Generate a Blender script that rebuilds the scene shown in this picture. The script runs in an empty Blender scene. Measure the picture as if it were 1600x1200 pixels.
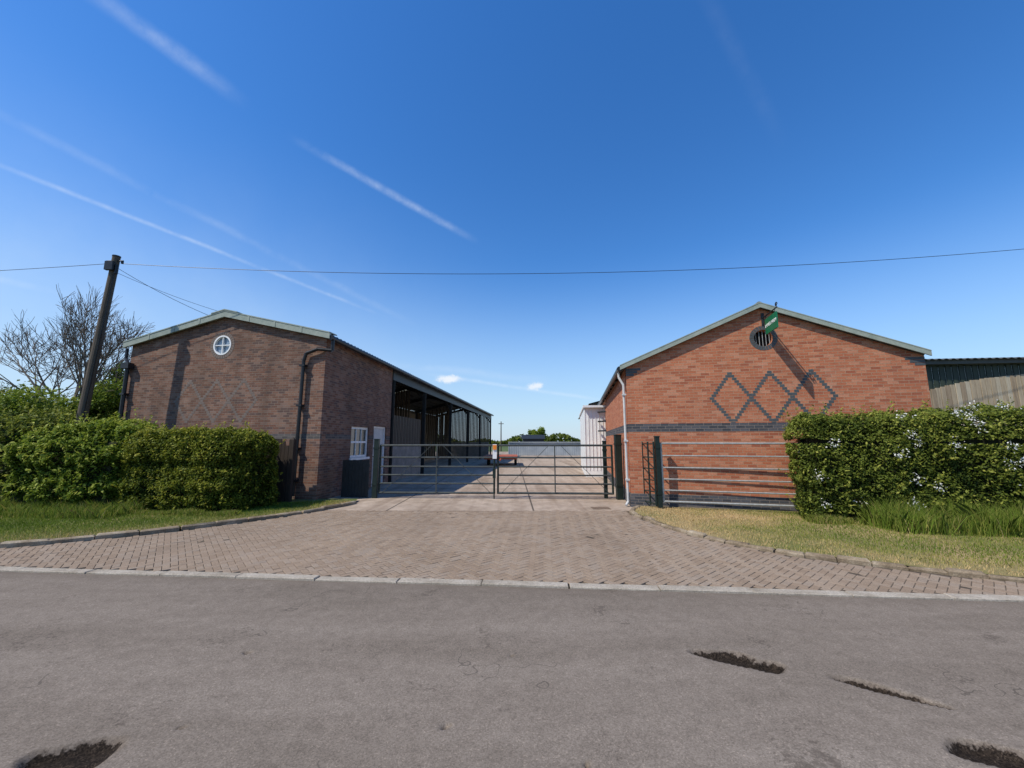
import bpy, math, random
import numpy as np
from mathutils import Vector, Matrix
from mathutils.geometry import tessellate_polygon
import bmesh
random.seed(7); rng=np.random.default_rng(7)
scene=bpy.context.scene
col=scene.collection

# ------------------------------------------------------------------ materials
class NT:
    def __init__(s,name,tree=None):
        if tree is None:
            s.m=bpy.data.materials.new(name); s.m.use_nodes=True; s.t=s.m.node_tree
            s.t.nodes.clear()
        else: s.t=tree
    def n(s,typ,**kw):
        nd=s.t.nodes.new(typ)
        for k,v in kw.items():
            if k=='inp':
                for i,val in v.items():
                    if isinstance(val,bpy.types.NodeSocket): s.t.links.new(val,nd.inputs[i])
                    else: nd.inputs[i].default_value=val
            else: setattr(nd,k,v)
        return nd
    def math(s,op,a,b=0.0,c=None,clamp=False):
        nd=s.n('ShaderNodeMath',operation=op,use_clamp=clamp)
        for i,val in enumerate([a,b]+([c] if c is not None else [])):
            if isinstance(val,bpy.types.NodeSocket): s.t.links.new(val,nd.inputs[i])
            else: nd.inputs[i].default_value=val
        return nd.outputs[0]
    def ramp(s,fac,stops,interp='LINEAR'):
        nd=s.n('ShaderNodeValToRGB'); nd.color_ramp.interpolation=interp
        e=nd.color_ramp.elements
        while len(e)<len(stops): e.new(0.5)
        for i,(p,c) in enumerate(stops):
            e[i].position=p; e[i].color=(*c,1) if len(c)==3 else c
        s.t.links.new(fac,nd.inputs[0]); return nd.outputs[0]
    def mix(s,fac,a,b,mode='MIX'):
        nd=s.n('ShaderNodeMix',data_type='RGBA',blend_type=mode)
        for i,val in ((0,fac),(6,a),(7,b)):
            if isinstance(val,bpy.types.NodeSocket): s.t.links.new(val,nd.inputs[i])
            elif isinstance(val,(int,float)): nd.inputs[i].default_value=val
            else: nd.inputs[i].default_value=(*val,1)
        return nd.outputs[2]
    def noise(s,vec,scale,detail=4,rough=.55):
        nd=s.n('ShaderNodeTexNoise'); nd.inputs['Scale'].default_value=scale
        nd.inputs['Detail'].default_value=detail; nd.inputs['Roughness'].default_value=rough
        if vec is not None: s.t.links.new(vec,nd.inputs['Vector'])
        return nd.outputs[0]
    def out(s,color,rough=.8,bump=None,bstr=.3,bdist=.01,metal=0,spec=.3,transl=0):
        p=s.n('ShaderNodeBsdfPrincipled')
        for k,v in (('Base Color',color),('Roughness',rough),('Metallic',metal),('Specular IOR Level',spec)):
            if isinstance(v,bpy.types.NodeSocket): s.t.links.new(v,p.inputs[k])
            elif k=='Base Color': p.inputs[k].default_value=(*v,1)
            else: p.inputs[k].default_value=v
        if bump is not None:
            b=s.n('ShaderNodeBump',inp={'Height':bump,'Strength':bstr,'Distance':bdist})
            s.t.links.new(b.outputs[0],p.inputs['Normal'])
        o=s.n('ShaderNodeOutputMaterial'); sh=p.outputs[0]
        if transl:
            tr=s.n('ShaderNodeBsdfTranslucent')
            if isinstance(color,bpy.types.NodeSocket): s.t.links.new(color,tr.inputs[0])
            else: tr.inputs[0].default_value=(*color,1)
            mx=s.n('ShaderNodeMixShader'); mx.inputs[0].default_value=transl
            s.t.links.new(sh,mx.inputs[1]); s.t.links.new(tr.outputs[0],mx.inputs[2]); sh=mx.outputs[0]
        s.t.links.new(sh,o.inputs[0]); return s.m

def simple(name,c1,c2,scale=6,rough=.7,bstr=.15,metal=0,detail=5,transl=0,spec=.3,stretch=None):
    t=NT(name); tc=t.n('ShaderNodeTexCoord').outputs['Object']
    if stretch:
        tc=t.n('ShaderNodeVectorMath',operation='MULTIPLY',inp={0:tc,1:stretch}).outputs[0]
    a=t.noise(tc,scale,detail,.65); f=t.noise(tc,scale*9,3)
    k=t.math('ADD',t.math('MULTIPLY',a,.7),t.math('MULTIPLY',f,.3))
    c=t.ramp(k,[(.35,c1),(.65,c2)])
    return t.out(c,rough,bump=f,bstr=bstr,bdist=.004,metal=metal,transl=transl,spec=spec)

def brick_mat(name,tints,mortar,dirt=.35,dirtcol=(.05,.045,.04),bw=.185,rh=.0625,seed=0.,salt=.12):
    t=NT(name); uv=t.n('ShaderNodeTexCoord').outputs['UV']
    ob=t.n('ShaderNodeTexCoord').outputs['Object']
    sp=t.n('ShaderNodeSeparateXYZ',inp={0:uv}); u,v=sp.outputs[0],sp.outputs[1]
    wob=t.math('MULTIPLY',t.math('SUBTRACT',t.noise(ob,14,2),.5),.006)
    rv=t.math('DIVIDE',t.math('ADD',v,wob),rh); row=t.math('FLOOR',rv); fv=t.math('FRACT',rv)
    od=t.math('MULTIPLY',t.math('FLOORED_MODULO',row,2.),.5)
    jit=t.n('ShaderNodeTexWhiteNoise',noise_dimensions='1D',inp={'W':row}).outputs[0]
    u2=t.math('ADD',t.math('ADD',t.math('DIVIDE',u,bw),od),t.math('MULTIPLY',jit,.12)); cu=t.math('FLOOR',u2); fu=t.math('FRACT',u2)
    cb=t.n('ShaderNodeCombineXYZ',inp={0:cu,1:row,2:seed})
    wn=t.n('ShaderNodeTexWhiteNoise',noise_dimensions='3D',inp={0:cb.outputs[0]})
    n=len(tints); c=t.ramp(wn.outputs[0],[(i/n,x) for i,x in enumerate(tints)],'CONSTANT')
    fine=t.noise(ob,55,4,.7); c=t.mix(.6,c,t.ramp(fine,[(.3,(.4,.38,.37)),(.7,(1.1,1.1,1.1))]),'MULTIPLY')
    big=t.noise(ob,.55,6,.6)
    sx=t.n('ShaderNodeVectorMath',operation='MULTIPLY',inp={0:ob,1:(1.6,1.6,.25)}).outputs[0]
    streak=t.noise(sx,1.2,5,.6)
    m1=t.math('LESS_THAN',fu,.0095/bw); m2=t.math('LESS_THAN',fv,.0100/rh)
    m=t.math('MAXIMUM',m1,m2)
    mo=t.mix(.5,mortar,t.ramp(fine,[(.3,(.45,.45,.45)),(.7,(1,1,1))]),'MULTIPLY')
    c=t.mix(m,c,mo)
    k=t.math('MULTIPLY',t.ramp(t.math('MULTIPLY',t.math('ADD',big,streak),.5),[(.42,(0,0,0)),(.62,(1,1,1))]),dirt)
    c=t.mix(k,c,dirtcol)
    ef=t.math('MULTIPLY',t.ramp(t.noise(ob,2.1,6,.7),[(.56,(0,0,0)),(.75,(1,1,1))]),salt)
    c=t.mix(ef,c,(.5,.40,.32))
    h=t.math('ADD',t.math('MULTIPLY',t.math('SUBTRACT',1.,m),1.),t.math('MULTIPLY',fine,.5))
    h=t.math('ADD',h,t.math('MULTIPLY',wn.outputs[0],.35))
    return t.out(c,.9,bump=h,bstr=.7,bdist=.006,spec=.15)

M={}
M['brick_r']=brick_mat('orange_red_brick',[(.48,.162,.082),(.52,.190,.10),(.43,.142,.072),(.55,.22,.12),(.47,.157,.08),(.38,.12,.065),(.50,.175,.09),(.56,.245,.145)],(.44,.29,.19),.22,(.16,.075,.05))
M['brick_l']=brick_mat('weathered_brown_brick',[(.205,.107,.072),(.245,.13,.09),(.18,.096,.07),(.29,.165,.115),(.22,.105,.07),(.145,.09,.075),(.265,.165,.125)],(.27,.215,.17),.5,(.06,.042,.033),seed=3.)
M['blue']=brick_mat('blue_grey_brick',[(.075,.08,.09),(.095,.10,.115),(.06,.065,.075),(.11,.11,.12)],(.24,.20,.17),.1,seed=5.)
M['blue_f']=brick_mat('faded_grey_brick',[(.12,.11,.105),(.15,.135,.125),(.10,.095,.09)],(.24,.21,.18),.25,seed=6.)
M['blueplain']=simple('blue_engineering_brick',(.045,.055,.06),(.085,.095,.10),20,.6,.2)
M['greyplain']=simple('faded_grey_header_brick',(.135,.105,.088),(.205,.16,.135),9,.85,.2)
M['roofgreen']=simple('grey_green_roof_trim',(.21,.25,.21),(.33,.36,.30),5,.5)
M['roofdark']=simple('dark_roof_sheet',(.05,.055,.05),(.09,.095,.085),2,.6)
M['roofcem']=simple('fibre_cement_sheet',(.16,.17,.155),(.24,.245,.22),2,.8)
M['rooflight']=simple('translucent_rooflight',(.5,.5,.42),(.65,.64,.55),2,.5,transl=.6)
M['steel']=simple('dark_steel',(.016,.018,.018),(.03,.032,.032),8,.5)
M['blackplastic']=simple('black_plastic',(.012,.012,.013),(.025,.025,.027),8,.35,.05)
M['white']=simple('white_paint',(.66,.66,.64),(.82,.82,.80),5,.45,.08)
M['greywhite']=simple('dull_white_plastic',(.42,.42,.41),(.58,.58,.56),5,.5,.08)
M['glass']=simple('dark_glass',(.02,.025,.03),(.035,.04,.05),1,.05,.0,spec=.8)
M['glassl']=simple('reflective_pale_glass',(.16,.22,.28),(.22,.28,.34),1,.08,.0,spec=.9)
M['void']=simple('dark_interior',(.006,.006,.006),(.012,.012,.012),3,.9)
M['galv']=simple('galvanised_tube',(.22,.23,.22),(.38,.39,.37),14,.5,.1,metal=.1)
M['gatebar']=simple('dull_grey_green_tube',(.03,.036,.034),(.075,.085,.08),14,.5,.1,metal=.1)
M['gategreen']=simple('dark_green_gate_paint',(.008,.016,.013),(.016,.028,.024),10,.45,.1)
M['timber']=simple('weathered_timber',(.25,.20,.135),(.44,.36,.25),7,.9,.5,stretch=(4,4,.3))
M['timber2']=simple('weathered_timber_brown',(.19,.145,.095),(.36,.28,.19),7,.9,.5,stretch=(4,4,.3))
M['timber3']=simple('silvered_timber',(.33,.28,.20),(.50,.44,.33),7,.9,.5,stretch=(4,4,.3))
M['board1']=simple('barn_board',(.07,.058,.042),(.14,.12,.09),7,.9,.5,stretch=(4,4,.3))
M['board2']=simple('barn_board_brown',(.055,.043,.03),(.11,.088,.062),7,.9,.5,stretch=(4,4,.3))
M['timberdk']=simple('dark_timber',(.020,.014,.010),(.045,.033,.025),7,.85,.5,stretch=(4,4,.3))
M['pole']=simple('weathered_pole_timber',(.055,.045,.035),(.13,.105,.08),8,.9,.6,stretch=(5,5,.25))
M['concwall']=simple('concrete_panel',(.14,.132,.118),(.27,.258,.235),2.5,.9,.3)
M['sheet']=simple('grey_metal_sheet',(.30,.34,.37),(.42,.46,.48),1.5,.5)
M['whiteclad']=simple('white_cladding',(.66,.67,.66),(.80,.81,.79),1,.5)
M['greensign']=simple('green_sign_paint',(.006,.11,.05),(.010,.15,.065),3,.4,.02)
M['rust']=simple('rusty_red_paint',(.22,.05,.025),(.42,.12,.06),9,.8,.3)
M['drain']=simple('worn_drain_iron',(.11,.075,.05),(.20,.145,.10),12,.8,.3)
M['tyre']=simple('tyre_rubber',(.012,.012,.012),(.03,.03,.03),9,.9,.3)
M['orange']=simple('orange_reflector',(.65,.18,.02),(.8,.27,.04),9,.4,.05)
M['greenclad']=simple('dark_green_cladding',(.025,.035,.026),(.04,.056,.04),3,.6)
M['bark']=simple('grey_bark',(.085,.068,.05),(.17,.14,.11),10,.95,.5)

def kerb_mat(name,a1,a2,a3):
    t=NT(name); ob=t.n('ShaderNodeTexCoord').outputs['Object']
    a=t.noise(ob,2.6,6,.7); f=t.noise(ob,60,4,.7)
    c=t.ramp(a,[(.3,a1),(.5,a2),(.7,a3)])
    c=t.mix(.7,c,t.ramp(f,[(.3,(.35,.35,.35)),(.65,(1,1,1))]),'MULTIPLY')
    return t.out(c,.92,bump=f,bstr=.6,bdist=.01)
M['kerb']=kerb_mat('kerb_stone',(.26,.22,.165),(.41,.36,.29),(.52,.47,.39))
M['kerbworn']=kerb_mat('worn_kerb_stone',(.12,.085,.05),(.27,.21,.14),(.46,.39,.29))

def asphalt():
    t=NT('asphalt'); ob=t.n('ShaderNodeTexCoord').outputs['Object']
    st=t.n('ShaderNodeVectorMath',operation='MULTIPLY',inp={0:ob,1:(.22,1.5,1)}).outputs[0]
    big=t.noise(st,.9,6,.62); mid=t.noise(ob,9,5,.65); fine=t.noise(ob,110,3,.8)
    vo=t.n('ShaderNodeTexVoronoi',inp={'Vector':ob,'Scale':150.}); vc=t.n('ShaderNodeSeparateXYZ',inp={0:vo.outputs['Color']}).outputs[0]
    c=t.ramp(big,[(.3,(.168,.140,.112)),(.5,(.212,.178,.145)),(.72,(.255,.217,.178))])
    c=t.mix(.5,c,t.ramp(mid,[(.3,(.66,.65,.64)),(.7,(1.1,1.1,1.1))]),'MULTIPLY')
    c=t.mix(.6,c,t.ramp(vc,[(0,(.5,.49,.48)),(.6,(.95,.95,.95)),(.93,(1.12,1.12,1.12)),(1,(1.6,1.55,1.5))]),'MULTIPLY')
    pit=t.ramp(t.math('MULTIPLY',t.noise(ob,26,4,.75),t.noise(ob,1.7,3)),[(.135,(1,1,1)),(.175,(0,0,0))])
    c=t.mix(t.math('MULTIPLY',pit,.55),c,(.07,.056,.045))
    wv=t.n('ShaderNodeVectorMath',operation='ADD',inp={0:ob,1:t.n('ShaderNodeTexNoise',inp={'Vector':ob,'Scale':3.}).outputs['Color']}).outputs[0]
    cr=t.n('ShaderNodeTexVoronoi',feature='DISTANCE_TO_EDGE',inp={'Vector':wv,'Scale':.55}).outputs[0]
    crm=t.math('MULTIPLY',t.math('LESS_THAN',cr,.003),t.math('GREATER_THAN',t.noise(ob,.6,2),.54))
    c=t.mix(t.math('MULTIPLY',crm,.5),c,(.05,.042,.035))
    sp=t.n('ShaderNodeSeparateXYZ',inp={0:ob})
    dy=t.math('ADD',sp.outputs[1],t.math('MULTIPLY',sp.outputs[0],.083))
    dk=t.n('ShaderNodeMapRange',inp={0:t.math('ADD',dy,t.math('MULTIPLY',t.noise(ob,2.3,6,.7),.55)),1:4.45,2:4.72,3:0.,4:.5}).outputs[0]
    c=t.mix(dk,c,(.11,.088,.068))
    at=t.n('ShaderNodeAttribute',attribute_name='hole').outputs['Fac']
    hn=t.noise(ob,24,4,.65)
    hv=t.math('ADD',at,t.math('MULTIPLY',t.math('SUBTRACT',hn,.5),.6))
    halo=t.ramp(hv,[(.18,(0,0,0)),(.34,(1,1,1))]); c=t.mix(t.math('MULTIPLY',halo,.45),c,(.085,.065,.05))
    hm=t.ramp(hv,[(.36,(0,0,0)),(.42,(1,1,1))])
    hc=t.ramp(t.math('MULTIPLY',vc,hn),[(.10,(.012,.009,.007)),(.45,(.035,.026,.019)),(.7,(.09,.068,.05))])
    c=t.mix(hm,c,hc)
    h=t.math('ADD',t.math('MULTIPLY',vc,.6),t.math('MULTIPLY',fine,.6))
    return t.out(c,.95,bump=h,bstr=.5,bdist=.005,spec=.1)
M['asphalt']=asphalt()

def paver():
    t=NT('clay_block_paving'); ob=t.n('ShaderNodeTexCoord').outputs['Object']
    at=t.n('ShaderNodeAttribute',attribute_name='tint').outputs['Fac']
    c=t.ramp(at,[(0,(.265,.198,.142)),(.35,(.29,.22,.16)),(.7,(.31,.24,.178)),(1,(.30,.24,.185))])
    big=t.noise(ob,.6,5,.6); f=t.noise(ob,80,4,.75)
    c=t.mix(.45,c,t.ramp(big,[(.3,(.70,.68,.66)),(.55,(1,1,1)),(.75,(1.1,1.08,1.05))]),'MULTIPLY')
    c=t.mix(.65,c,t.ramp(f,[(.3,(.45,.45,.45)),(.65,(1.1,1.1,1.1))]),'MULTIPLY')
    st=t.n('ShaderNodeVectorMath',operation='MULTIPLY',inp={0:ob,1:(1.1,.18,1)}).outputs[0]
    s=t.ramp(t.noise(st,1.3,5,.6),[(.5,(0,0,0)),(.7,(1,1,1))]); c=t.mix(t.math('MULTIPLY',s,.22),c,(.13,.10,.075))
    return t.out(c,.95,bump=f,bstr=.4,bdist=.004,spec=.1)
M['paver']=paver()
M['joint']=simple('paving_joint_sand',(.045,.035,.025),(.11,.085,.06),14,.95,.4)

def concrete():
    t=NT('concrete_yard'); ob=t.n('ShaderNodeTexCoord').outputs['Object']
    big=t.noise(ob,.35,7,.65); mid=t.noise(ob,3,6,.7); f=t.noise(ob,70,4,.75)
    c=t.ramp(big,[(.3,(.30,.23,.165)),(.5,(.41,.325,.25)),(.7,(.48,.395,.31))])
    c=t.mix(.75,c,t.ramp(mid,[(.3,(.5,.48,.46)),(.6,(1,1,1))]),'MULTIPLY')
    c=t.mix(.5,c,t.ramp(f,[(.3,(.6,.6,.6)),(.65,(1.05,1.05,1.05))]),'MULTIPLY')
    sp=t.n('ShaderNodeSeparateXYZ',inp={0:ob})
    jx=t.math('LESS_THAN',t.math('FRACT',t.math('DIVIDE',t.math('ADD',sp.outputs[0],60.35),3.2)),.012)
    jy=t.math('LESS_THAN',t.math('FRACT',t.math('DIVIDE',t.math('SUBTRACT',sp.outputs[1],8.4),4.6)),.010)
    j=t.math('MAXIMUM',jx,jy); c=t.mix(t.math('MULTIPLY',j,.85),c,(.05,.04,.03))
    stx=t.n('ShaderNodeVectorMath',operation='MULTIPLY',inp={0:ob,1:(2.2,.12,1)}).outputs[0]
    s=t.ramp(t.noise(stx,1.,4),[(.48,(0,0,0)),(.64,(1,1,1))]); c=t.mix(t.math('MULTIPLY',s,.45),c,(.15,.10,.065))
    return t.out(c,.92,bump=t.math('SUBTRACT',f,j),bstr=.3,bdist=.006)
M['concrete']=concrete()

def soil(name,stops,sc):
    t=NT(name); ob=t.n('ShaderNodeTexCoord').outputs['Object']
    big=t.noise(ob,sc,6,.6); f=t.noise(ob,25,5,.75)
    c=t.mix(.7,t.ramp(big,stops),t.ramp(f,[(.3,(.38,.38,.38)),(.65,(1.1,1.1,1.1))]),'MULTIPLY')
    return t.out(c,.95,bump=f,bstr=.6,bdist=.02)
M['field']=soil('grass_field',[(.35,(.05,.09,.02)),(.6,(.10,.13,.035))],.02)
M['vergedry']=soil('dry_grass_soil',[(.35,(.16,.165,.05)),(.5,(.26,.215,.09)),(.65,(.42,.30,.155))],.6)
M['vergegreen']=soil('green_verge_soil',[(.35,(.09,.12,.03)),(.55,(.17,.17,.055)),(.7,(.28,.23,.11))],.9)

def leaf_mat(name,stops,transl=.35,rough=.6):
    t=NT(name); at=t.n('ShaderNodeAttribute',attribute_name='tint').outputs['Fac']
    c=t.ramp(at,stops)
    return t.out(c,rough,transl=transl,spec=.15)
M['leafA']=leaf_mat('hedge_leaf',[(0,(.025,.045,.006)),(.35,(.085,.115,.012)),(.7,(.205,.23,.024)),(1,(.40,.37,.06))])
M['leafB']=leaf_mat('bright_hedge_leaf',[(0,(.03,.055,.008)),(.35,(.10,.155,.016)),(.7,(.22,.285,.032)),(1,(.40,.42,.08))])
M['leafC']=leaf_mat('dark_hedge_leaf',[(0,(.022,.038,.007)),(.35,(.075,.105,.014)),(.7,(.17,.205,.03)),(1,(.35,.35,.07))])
M['grass']=leaf_mat('grass_blade',[(0,(.08,.13,.015)),(.4,(.16,.235,.03)),(.65,(.30,.30,.07)),(1,(.66,.49,.25))],.35,.75)
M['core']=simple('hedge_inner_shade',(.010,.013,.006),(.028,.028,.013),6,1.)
M['blossom']=simple('white_blossom',(.78,.78,.72),(.9,.9,.85),9,.8,.05,transl=.3)

# ------------------------------------------------------------------ mesh builder
class MB:
    def __init__(s): s.v=[];s.f=[];s.uv=[];s.mi=[]
    def face(s,pts,mi=0,uvs=None):
        b=len(s.v); s.v+= [tuple(p) for p in pts]; s.f.append(tuple(range(b,b+len(pts))))
        s.uv.append(uvs if uvs else [(0,0)]*len(pts)); s.mi.append(mi)
    def box(s,p,ex,ey,ez,mi=0,uo=(0,0)):
        p,ex,ey,ez=map(Vector,(p,ex,ey,ez)); a,b,c=ex.length,ey.length,ez.length
        def q(o,e1,e2,l1,l2,u0=0,v0=0):
            s.face([o,o+e1,o+e1+e2,o+e2],mi,[(uo[0]+u0,uo[1]+v0),(uo[0]+u0+l1,uo[1]+v0),(uo[0]+u0+l1,uo[1]+v0+l2),(uo[0]+u0,uo[1]+v0+l2)])
        q(p,ex,ez,a,c); q(p+ey,ex,ez,a,c); q(p,ey,ez,b,c,a); q(p+ex,ey,ez,b,c,a)
        q(p,ex,ey,a,b); q(p+ez,ex,ey,a,b,0,c)
    def beam(s,p,q,w,h,mi=0,up=(0,0,1)):
        p,q=Vector(p),Vector(q); d=(q-p).normalized(); up=Vector(up)
        r=d.cross(up)
        if r.length<1e-4: r=d.cross(Vector((1,0,0)))
        r.normalize(); u=r.cross(d).normalized()
        s.box(p-r*w/2-u*h/2,q-p,r*w,u*h,mi)
    def tube(s,p,q,r,n=10,mi=0,r2=None):
        p,q=Vector(p),Vector(q); r2=r if r2 is None else r2
        d=(q-p).normalized(); a=d.cross(Vector((0,0,1)))
        if a.length<1e-3: a=d.cross(Vector((1,0,0)))
        a.normalize(); b=d.cross(a)
        A=[p+(a*math.cos(t)+b*math.sin(t))*r for t in [2*math.pi*i/n for i in range(n)]]
        B=[q+(a*math.cos(t)+b*math.sin(t))*r2 for t in [2*math.pi*i/n for i in range(n)]]
        for i in range(n):
            j=(i+1)%n; s.face([A[i],A[j],B[j],B[i]],mi)
        s.face(A[::-1],mi); s.face(B,mi)
    def path(s,pts,r,n=8,mi=0):
        for i in range(len(pts)-1): s.tube(pts[i],pts[i+1],r,n,mi)
    def wall(s,P,outer,holes,thick,mi=0):
        loops=[outer]+holes; polys=[[Vector((x,z,0)) for x,z in l] for l in loops]
        flat=[pt for l in loops for pt in l]; tris=tessellate_polygon(polys)
        thick=Vector(thick)
        for t in tris:
            s.face([P(*flat[i]) for i in t],mi,[flat[i] for i in t])
            s.face([P(*flat[i])+thick for i in t],mi,[flat[i] for i in t])
        for l in loops:
            n=len(l)
            for i in range(n):
                a,b=l[i],l[(i+1)%n]; A,B=P(*a),P(*b)
                if abs(a[0]-b[0])<1e-5: uvs=[(a[0],a[1]),(b[0],b[1]),(b[0]+thick.length,b[1]),(a[0]+thick.length,a[1])]
                else: uvs=[a,b,(b[0],b[1]+thick.length),(a[0],a[1]+thick.length)]
                s.face([A,B,B+thick,A+thick],mi,uvs)
    def build(s,name,mats,parent=None,smooth=False,weld=False):
        me=bpy.data.meshes.new(name); me.from_pydata(s.v,[],s.f)
        for m in mats: me.materials.append(m)
        me.polygons.foreach_set('material_index',s.mi)
        ul=me.uv_layers.new(name='UVMap'); ul.data.foreach_set('uv',[c for f in s.uv for p in f for c in p])
        bm=bmesh.new(); bm.from_mesh(me)
        if weld: bmesh.ops.remove_doubles(bm,verts=bm.verts,dist=1e-4)
        bmesh.ops.recalc_face_normals(bm,faces=bm.faces)
        bm.to_mesh(me); bm.free()
        if smooth:
            for p in me.polygons: p.use_smooth=len(p.vertices)==4
        o=bpy.data.objects.new(name,me); col.objects.link(o)
        if parent: setpar(o,parent)
        me.update(); return o
def setpar(o,p):
    o.parent=p; o.matrix_parent_inverse=p.matrix_basis.inverted()
def tag(o,label,cat,group=None):
    o['label']=label;o['category']=cat
    if group:o['group']=group
    return o
def empty(name,loc,label=None,cat=None,group=None,parent=None):
    e=bpy.data.objects.new(name,None); e.location=loc; e.empty_display_size=.2; col.objects.link(e)
    if label: tag(e,label,cat,group)
    if parent: setpar(e,parent)
    return e
def struct(o): o['kind']='structure'; return o
def V(x,y,z=0): return Vector((x,y,z))
def circ(cs,cz,r,n=28): return [(cs+r*math.cos(2*math.pi*i/n),cz+r*math.sin(2*math.pi*i/n)) for i in range(n)]

# ------------------------------------------------------------------ camera, world, light
cam=bpy.data.cameras.new('camera'); cam.sensor_width=36; cam.lens=13.95; cam.clip_end=8000; cam.clip_start=.05
co=bpy.data.objects.new('camera',cam); col.objects.link(co); co.location=(0,0,1.5)
co.rotation_euler=(math.radians(90+8.26),0,0); scene.camera=co
EL=math.radians(52); hx,hy=.88,.475
ln=math.hypot(hx,hy); hx/=ln;hy/=ln
sd=Vector((hx*math.cos(EL),hy*math.cos(EL),-math.sin(EL)))
sun=bpy.data.lights.new('sun','SUN'); sun.energy=5.0; sun.angle=math.radians(.5); sun.color=(1,.93,.81)
so=bpy.data.objects.new('sun',sun); col.objects.link(so); so.rotation_euler=sd.to_track_quat('-Z','Y').to_euler()
so.location=(-20,-10,30)
scene.view_settings.view_transform='Standard'; scene.view_settings.look='None'; scene.view_settings.exposure=0
w=bpy.data.worlds.new('World'); scene.world=w; w.use_nodes=True; w.node_tree.nodes.clear()
t=NT('w',w.node_tree)
sky=t.n('ShaderNodeTexSky',sky_type='NISHITA'); sky.sun_disc=False; sky.sun_elevation=EL
sky.sun_rotation=math.atan2(-hx,-hy); sky.altitude=100; sky.air_density=1.15; sky.dust_density=.25; sky.ozone_density=5.0
hs=t.n('ShaderNodeHueSaturation',inp={'Saturation':1.27,'Value':1.2,'Color':sky.outputs[0],'Hue':.507})
skyc=hs.outputs[0]
g=t.n('ShaderNodeTexCoord').outputs['Generated']
dv=t.n('ShaderNodeVectorMath',operation='NORMALIZE',inp={0:g}).outputs[0]
dsep=t.n('ShaderNodeSeparateXYZ',inp={0:dv}); dz=dsep.outputs[2]
def sstep(x,a,b,top=1.):
    nd=t.n('ShaderNodeMapRange',interpolation_type='SMOOTHSTEP',inp={0:x,1:a,2:b,3:0.,4:top}); return nd.outputs[0]
skyc=t.mix(sstep(dz,.44,-.05,.82),skyc,(3.1,4.3,5.8))
# thin high haze, thicker towards the sun side (-x)
wn=t.noise(dv,9,4,.6); wf=t.noise(dv,40,4,.7)
hz=t.math('MULTIPLY',sstep(dsep.outputs[0],.1,-.9,.35),sstep(dz,.62,.1))
skyc=t.mix(t.math('MULTIPLY',hz,t.math('ADD',wn,.5)),skyc,(4.2,5.2,6.4))
def contrail(p,q,wd,st,ragged=.4):
    global skyc
    p=Vector((p[0],1,p[1])).normalized(); q=Vector((q[0],1,q[1])).normalized()
    n=p.cross(q).normalized(); tg=n.cross(p).normalized()
    d=t.n('ShaderNodeVectorMath',operation='DOT_PRODUCT',inp={0:dv,1:n}).outputs['Value']
    d=t.math('ADD',d,t.math('MULTIPLY',t.math('SUBTRACT',wn,.5),wd*ragged))
    m=sstep(t.math('ABSOLUTE',d),wd,0.)
    a=t.n('ShaderNodeVectorMath',operation='DOT_PRODUCT',inp={0:dv,1:tg}).outputs['Value']
    L=q.dot(tg)
    m=t.math('MULTIPLY',m,sstep(a,-.08,.10)); m=t.math('MULTIPLY',m,sstep(a,L+.03,L-.10))
    m=t.math('MULTIPLY',m,t.math('SUBTRACT',t.math('ADD',t.math('MULTIPLY',wn,2.4),t.math('MULTIPLY',wf,1.5)),1.25))
    m=t.math('MULTIPLY',m,st,clamp=True)
    skyc=t.mix(m,skyc,(5.4,6.1,7.0))
contrail((-1.25,1.32),(-.773,.963),.020,.20,1.)
contrail((-.534,.793),(-.112,.542),.012,.27,.9)
contrail((-1.45,.77),(-.351,.331),.006,.26,.8)
contrail((-1.48,.93),(-.25,.30),.011,.09,.9)
contrail((-1.5,.455),(-1.18,.387),.008,.25,.8)
contrail((-.18,.165),(.25,.10),.007,.25,1.4)
contrail((-.6,.23),(.1,.15),.014,.10,1.5)
contrail((.56,1.35),(.751,.832),.02,.02)
def puff(a,b,rx,rz,st):
    global skyc
    c=Vector((a,1,b)).normalized()
    s_=t.n('ShaderNodeVectorMath',operation='SUBTRACT',inp={0:dv,1:c}).outputs[0]
    s_=t.n('ShaderNodeVectorMath',operation='MULTIPLY',inp={0:s_,1:(1/rx,1/rx,1/rz)}).outputs[0]
    l=t.n('ShaderNodeVectorMath',operation='LENGTH',inp={0:s_}).outputs['Value']
    l=t.math('ADD',l,t.math('MULTIPLY',t.math('SUBTRACT',wf,.5),2.2))
    m=t.math('MULTIPLY',sstep(l,1.1,.2),st)
    skyc=t.mix(m,skyc,(6.2,6.4,6.7))
puff(-.163,.156,.036,.013,.85); puff(.06,.14,.022,.012,.8)
bg=t.n('ShaderNodeBackground',inp={0:skyc,1:.15})
ow=t.n('ShaderNodeOutputWorld'); t.t.links.new(bg.outputs[0],ow.inputs[0])

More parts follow.
